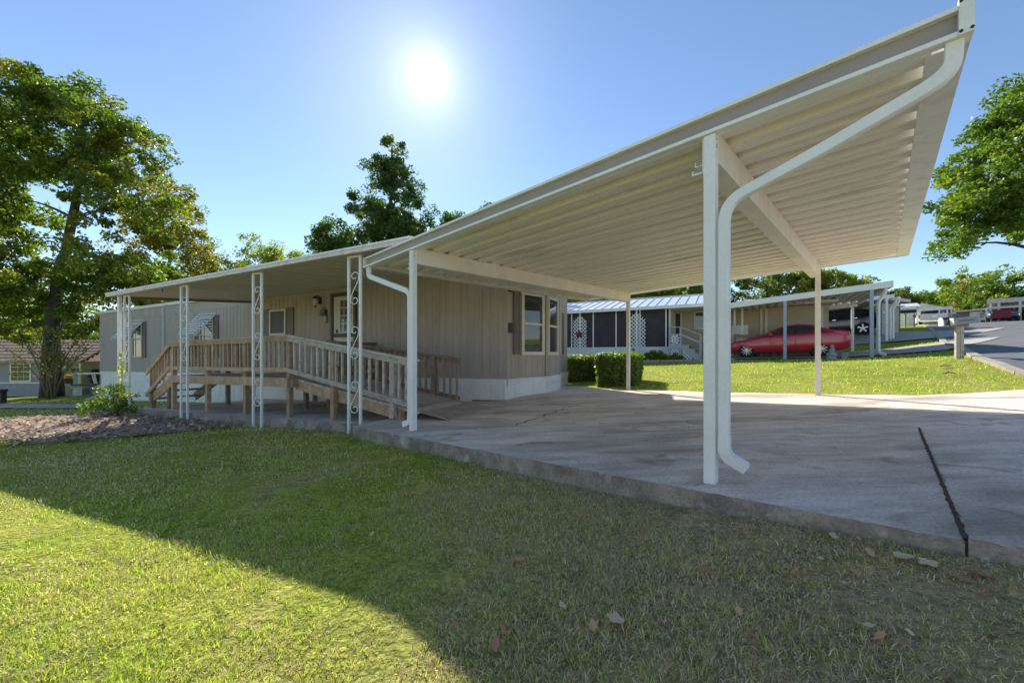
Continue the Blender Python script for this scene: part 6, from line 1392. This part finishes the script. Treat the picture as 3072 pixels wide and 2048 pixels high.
# ------------------------------------------------------------------ lawn blades, mulch, fallen leaves
def in_poly(x, y, poly):
    c = np.zeros(len(x), bool); n = len(poly)
    for i in range(n):
        x1, y1 = poly[i]; x2_, y2_ = poly[(i + 1) % n]
        cond = ((y1 > y) != (y2_ > y)) & (x < (x2_ - x1) * (y - y1) / (y2_ - y1 + 1e-12) + x1); c ^= cond
    return c
rear_xy = [(p.x, p.y) for p in [sp(-5.6, 6.9), sp(-4.6, 6.32), sp(-3.6, 6.22), sp(-1.46, 6.2), sp(-.06, 6.36), sp(1.22, 6.52), sp(1.9, 7.1), sp(2.6, 8.05), sp(3.6, 8.9), sp(5.2, 9.4), sp(9, 9.6), sp(9, 2), sp(4.8, -.24), sp(1.15, -.21), hs(.77, 3.58), hs(.77, .3)]]
porch_xy = [(hp(u, v, 0).x, hp(u, v, 0).y) for u, v in ((.7, 3.24), (8.62, 3.24), (8.62, -4.5), (-1, -4.5), (-.6, -1.5))]
mulch_xy = [(-5.3, 7.2), (-6.6, 6.5), (-8.2, 6.2), (-10.6, 7.2), (-13.8, 9.6), (-13.2, 11.0), (-11, 10.3), (-9.2, 9.5), (-6.8, 8.3), (-5.5, 7.6)]
mulch_in = [(-6.0, 7.25), (-6.9, 6.9), (-8.2, 6.7), (-10.3, 7.7), (-13.3, 9.8), (-12.8, 10.7), (-11, 10.0), (-9.1, 9.2), (-7, 8.1)]
road_xy = kerb_line[:-1] + road_right[::-1][1:]
drive_xy = ql([(-3.2, .2), (2.6, .1), (4.3, -.1), (6.9, 4.0), (2.6, 5.5), (-3.2, 5.5)]); drive2_xy = ql([(-3, 8.3), (4, 8.0), (6.8, 7.5), (10.3, 13.3), (4.5, 13.8), (-3, 13.7)])
nb_xy = [(np_(s, d, 0).x, np_(s, d, 0).y) for s, d in ((-9.2, -.1), (8.3, -.1), (8.3, 6), (-9.2, 6))]
path_xy = [(-9.4, 10.0), (-14.4, 13.2), (-20.5, 15.2), (-27, 16.5), (-27, 17.5), (-20.4, 16.2), (-14.2, 14.2), (-9.4, 11.0)]
def vnoise(x, y, s, seed):
    G = np.random.default_rng(seed).random((64, 64)); X, Y = x * s + 200, y * s + 200; i, j = np.floor(X).astype(int), np.floor(Y).astype(int); a, b = X - i, Y - j; a, b = a * a * (3 - 2 * a), b * b * (3 - 2 * b)
    f = lambda p, q: G[p % 64, q % 64]
    return (f(i, j) * (1 - a) + f(i + 1, j) * a) * (1 - b) + (f(i, j + 1) * (1 - a) + f(i + 1, j + 1) * a) * b
def patch(x, y, s, ph): k = int(ph * 10); return np.clip(.5 + 1.25 * (.50 * vnoise(x, y, s, k) + .30 * vnoise(x, y, s * 2.3, k + 1) + .20 * vnoise(x, y, s * 5.1, k + 2) - .5), 0, 1)
def blades(name, label, n, d0, d1, hgt, wid, seed, expo=1.0, ang=66):
    g = np.random.default_rng(seed)
    d = (d0 ** expo + (d1 ** expo - d0 ** expo) * g.random(n)) ** (1 / expo); a = np.radians(g.uniform(-ang, ang, n)); x, y = d * np.sin(a), d * np.cos(a)
    ok = ~(in_poly(x, y, rear_xy) | in_poly(x, y, porch_xy) | in_poly(x, y, road_xy) | in_poly(x, y, drive_xy) | in_poly(x, y, drive2_xy) | in_poly(x, y, nb_xy) | in_poly(x, y, path_xy))
    ok &= ~(in_poly(x + .22 * np.sin(y * 5 + x * 3) + .15 * np.sin(x * 11), y + .20 * np.sin(x * 4.3) + .12 * np.sin(x * 13 + y * 7), mulch_in) & (g.random(n) < .95))
    clump = patch(x, y, 4.5, 1.0) * .6 + patch(x, y, 13, 4.0) * .4
    ok &= g.random(n) < np.clip(.35 + 1.5 * (clump - .22), .25, 1)
    x, y, d = x[ok], y[ok], d[ok]; n = len(x); z = gza(x, y) - .004
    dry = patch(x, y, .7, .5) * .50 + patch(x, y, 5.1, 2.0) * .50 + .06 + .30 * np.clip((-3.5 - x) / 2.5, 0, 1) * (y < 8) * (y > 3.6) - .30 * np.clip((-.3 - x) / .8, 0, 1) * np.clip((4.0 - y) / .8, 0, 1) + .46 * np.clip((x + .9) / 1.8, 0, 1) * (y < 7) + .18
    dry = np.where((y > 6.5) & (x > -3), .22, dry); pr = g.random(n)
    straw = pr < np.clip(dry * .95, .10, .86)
    gcol = np.where((g.random(n) < .6)[:, None], np.array([.46, .57, .09]), np.array([.36, .45, .11])) * (.7 + .6 * g.random(n))[:, None]
    gcol = gcol + (g.random(n) < .25)[:, None] * np.array([.05, .04, .0])
    scol = np.where((g.random(n) < .55)[:, None], np.array([.76, .65, .50]), np.array([.50, .40, .30])) * (.65 + .6 * g.random(n))[:, None]
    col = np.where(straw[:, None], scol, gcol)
    lean = np.where(straw, g.uniform(.8, 1.5, n), g.uniform(.25, 1.3, n)); az = g.uniform(0, 2 * np.pi, n)
    h = hgt * (.5 + .9 * g.random(n) ** 2) * (.35 + 1.35 * clump[ok]); w = np.maximum(wid * (.6 + .8 * g.random(n)), .0011 * d)
    D = np.stack([np.cos(az), np.sin(az), np.zeros(n)], 1); Wd = np.stack([-np.sin(az), np.cos(az), np.zeros(n)], 1); U_ = np.array([0, 0, 1.0])
    tw = g.uniform(-1, 1, n); Wd = Wd * np.cos(tw)[:, None] + D * np.sin(tw)[:, None]
    b = np.stack([x, y, z], 1); c1, s1 = np.cos(lean * .5)[:, None], np.sin(lean * .5)[:, None]; c2_, s2_ = np.cos(lean)[:, None], np.sin(lean)[:, None]
    m = b + (U_ * c1 + D * s1) * (h * .55)[:, None]; tip = m + (U_ * c2_ + D * s2_) * (h * .55)[:, None]
    hw = (w * .5)[:, None]
    v = np.stack([b - Wd * hw, b + Wd * hw, m - Wd * hw * .8, m + Wd * hw * .8, tip], 1).reshape(-1, 3)
    i0 = np.arange(n)[:, None] * 5; f = np.concatenate([i0 + np.array([0, 1, 2]), i0 + np.array([1, 3, 2]), i0 + np.array([2, 3, 4])], 1).reshape(-1, 3)
    o = link(name, np_mesh(name, v, f, M['grass'], np.repeat(col, 5, 0)), kind='stuff'); tag(o, label, 'grass')
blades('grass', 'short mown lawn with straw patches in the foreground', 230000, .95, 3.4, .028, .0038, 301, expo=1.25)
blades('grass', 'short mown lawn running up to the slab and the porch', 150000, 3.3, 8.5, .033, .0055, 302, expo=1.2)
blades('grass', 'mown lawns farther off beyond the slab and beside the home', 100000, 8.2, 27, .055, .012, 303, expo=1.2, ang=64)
g = np.random.default_rng(321); n = 9000; tt_ = g.random(n)
mx0 = g.uniform(-13.8, -4.5, n); my0 = g.uniform(6.0, 11.0, n); ok = in_poly(mx0, my0, mulch_xy); mx0, my0 = mx0[ok], my0[ok]; n = len(mx0)
ctr = np.stack([mx0, my0, gza(mx0, my0) + .035 + .02 * g.random(n)], 1); a = g.uniform(0, 6.28, n); tl_ = g.normal(size=n) * .35
X_ = np.stack([np.cos(a) * np.cos(tl_), np.sin(a) * np.cos(tl_), np.sin(tl_)], 1); Y_ = np.stack([-np.sin(a), np.cos(a), g.normal(size=n) * .3], 1)
l_, w_2 = (.03 + .05 * g.random(n))[:, None], (.010 + .016 * g.random(n))[:, None]
v = np.stack([ctr - X_ * l_ - Y_ * w_2, ctr + X_ * l_ - Y_ * w_2 * .6, ctr + X_ * l_ * .9 + Y_ * w_2, ctr - X_ * l_ * .8 + Y_ * w_2], 1).reshape(-1, 3)
pal = np.array([(.52, .40, .30), (.34, .25, .19), (.70, .58, .45), (.22, .16, .12)]); col = pal[g.choice(4, n, p=[.4, .3, .15, .15])]
tag(link('mulch_chips', np_mesh('mulch_chips', v, np.arange(n * 4).reshape(-1, 4), M['dry_leaf'], np.repeat(col, 4, 0)), kind='stuff'), 'brown bark and leaf mulch scattered over the bed by the porch', 'mulch')
def leaf_mesh(seed, shape):
    g = np.random.default_rng(seed); P = [(0, 0, .0)]; n_ = 13; curl = g.uniform(.15, .45)
    for k in range(n_):
        a = 2 * math.pi * k / n_
        r_ = (1.0 if k % 2 == 0 else .62) if shape == 'maple' else (1.0 if shape == 'oval' else (.9 if k % 3 else .7))
        sx = 1.0 if shape != 'oval' else 1.5; sy = .85 if shape != 'oval' else .55
        x_, y_ = r_ * math.cos(a) * sx * g.uniform(.85, 1.12), r_ * math.sin(a) * sy * g.uniform(.85, 1.12); P.append((x_, y_, curl * (y_ * y_ * .9 + .25 * x_ * x_) + g.normal() * .04))
    f = [(0, 1 + k, 1 + (k + 1) % n_) for k in range(n_)]; cb_ = [(.66, .40, .22), (.58, .26, .14), (.76, .58, .36), (.50, .27, .16)][seed % 4]
    return np_mesh('fallen_leaf', np.array(P), np.array(f), M['dry_leaf'], np.tile(cb_, (len(P), 1)))
lm = [leaf_mesh(k, ['maple', 'oval', 'round', 'maple'][k % 4]) for k in range(8)]
def ghit(px, py):
    d = V3((px - 1536) / F_PX, 1, (HOR - py) / F_PX); Y = .5
    while Y < 60:
        if d.z * Y < gz(d.x * Y, Y): return V3(d.x * Y, Y, gz(d.x * Y, Y))
        Y *= 1.012
    return None
spec = [(1557, 1688, .042, 0, 'large tan curled leaf lying alone in the middle of the shaded lawn'), (1845, 1880, .045, 2, 'pale curled leaf at the front of the lawn, farthest from the slab'), (2365, 1566, .05, 4, 'big tan leaf lying against the face of the slab'), (2440, 1590, .05, 3, 'reddish leaf at the foot of the slab beside a big tan leaf'), (2940, 1745, .055, 3, 'large rust-red leaf near the right edge of the lawn'), (2710, 1690, .05, 6, 'pale curled leaf lying on the grass near the slab corner'), (2787, 1708, .04, 2, 'small tan leaf right of a pale curled leaf'), (840, 1362, .07, 3, 'brown leaf on the green part of the lawn before the scrolled posts')]
for px, py, s, k, lab in spec:
    p = ghit(px, py)
    if p is None: continue
    o = link('fallen_leaf', lm[k]); o.location = p + UP * .022; o.scale = (s, s, s); o.rotation_euler = (random.gauss(0, .12), random.gauss(0, .12), random.uniform(0, 6.28)); tag(o, lab, 'leaf', 'fallen leaves on the lawn')
g = np.random.default_rng(77); k = 0
while k < 46:
    px, py = g.uniform(300, 3050), g.uniform(1340, 1990)
    p = ghit(px, py)
    if p is None: continue
    b_ = (p.x - O_C.x) * Bb.x + (p.y - O_C.y) * Bb.y
    if b_ > -.26 or (b_ < -1.3 and g.random() < .8): continue
    o = link('fallen_leaf', lm[g.integers(8)]); s = g.uniform(.012, .030); o.location = p + UP * .028; o.scale = (s, s, s); o.rotation_euler = (g.normal() * .4, g.normal() * .4, g.uniform(0, 6.28)); tag(o, 'small dry brown leaf lying in the shaded grass near the slab', 'leaf', 'small fallen leaves on the lawn'); k += 1
for px, py, lab in ((2832, 1128, 'thin broken twig on the sunny lawn left of the longer stick'), (2820, 1108, 'longer pale broken stick on the sunny lawn before the mailbox')):
    p = ghit(px, py)
    if p is None: continue
    q_ = p + V3(.22 if '2820' else .1, .05, .02); tw_ = MB().tube([p + UP * .05, p + V3(.12, .02, .08), p + V3(.26, .0, .06)], [.012, .016, .008], 5).build('broken_stick', M['wood_dark'], origin=p); tag(tw_, lab, 'stick')
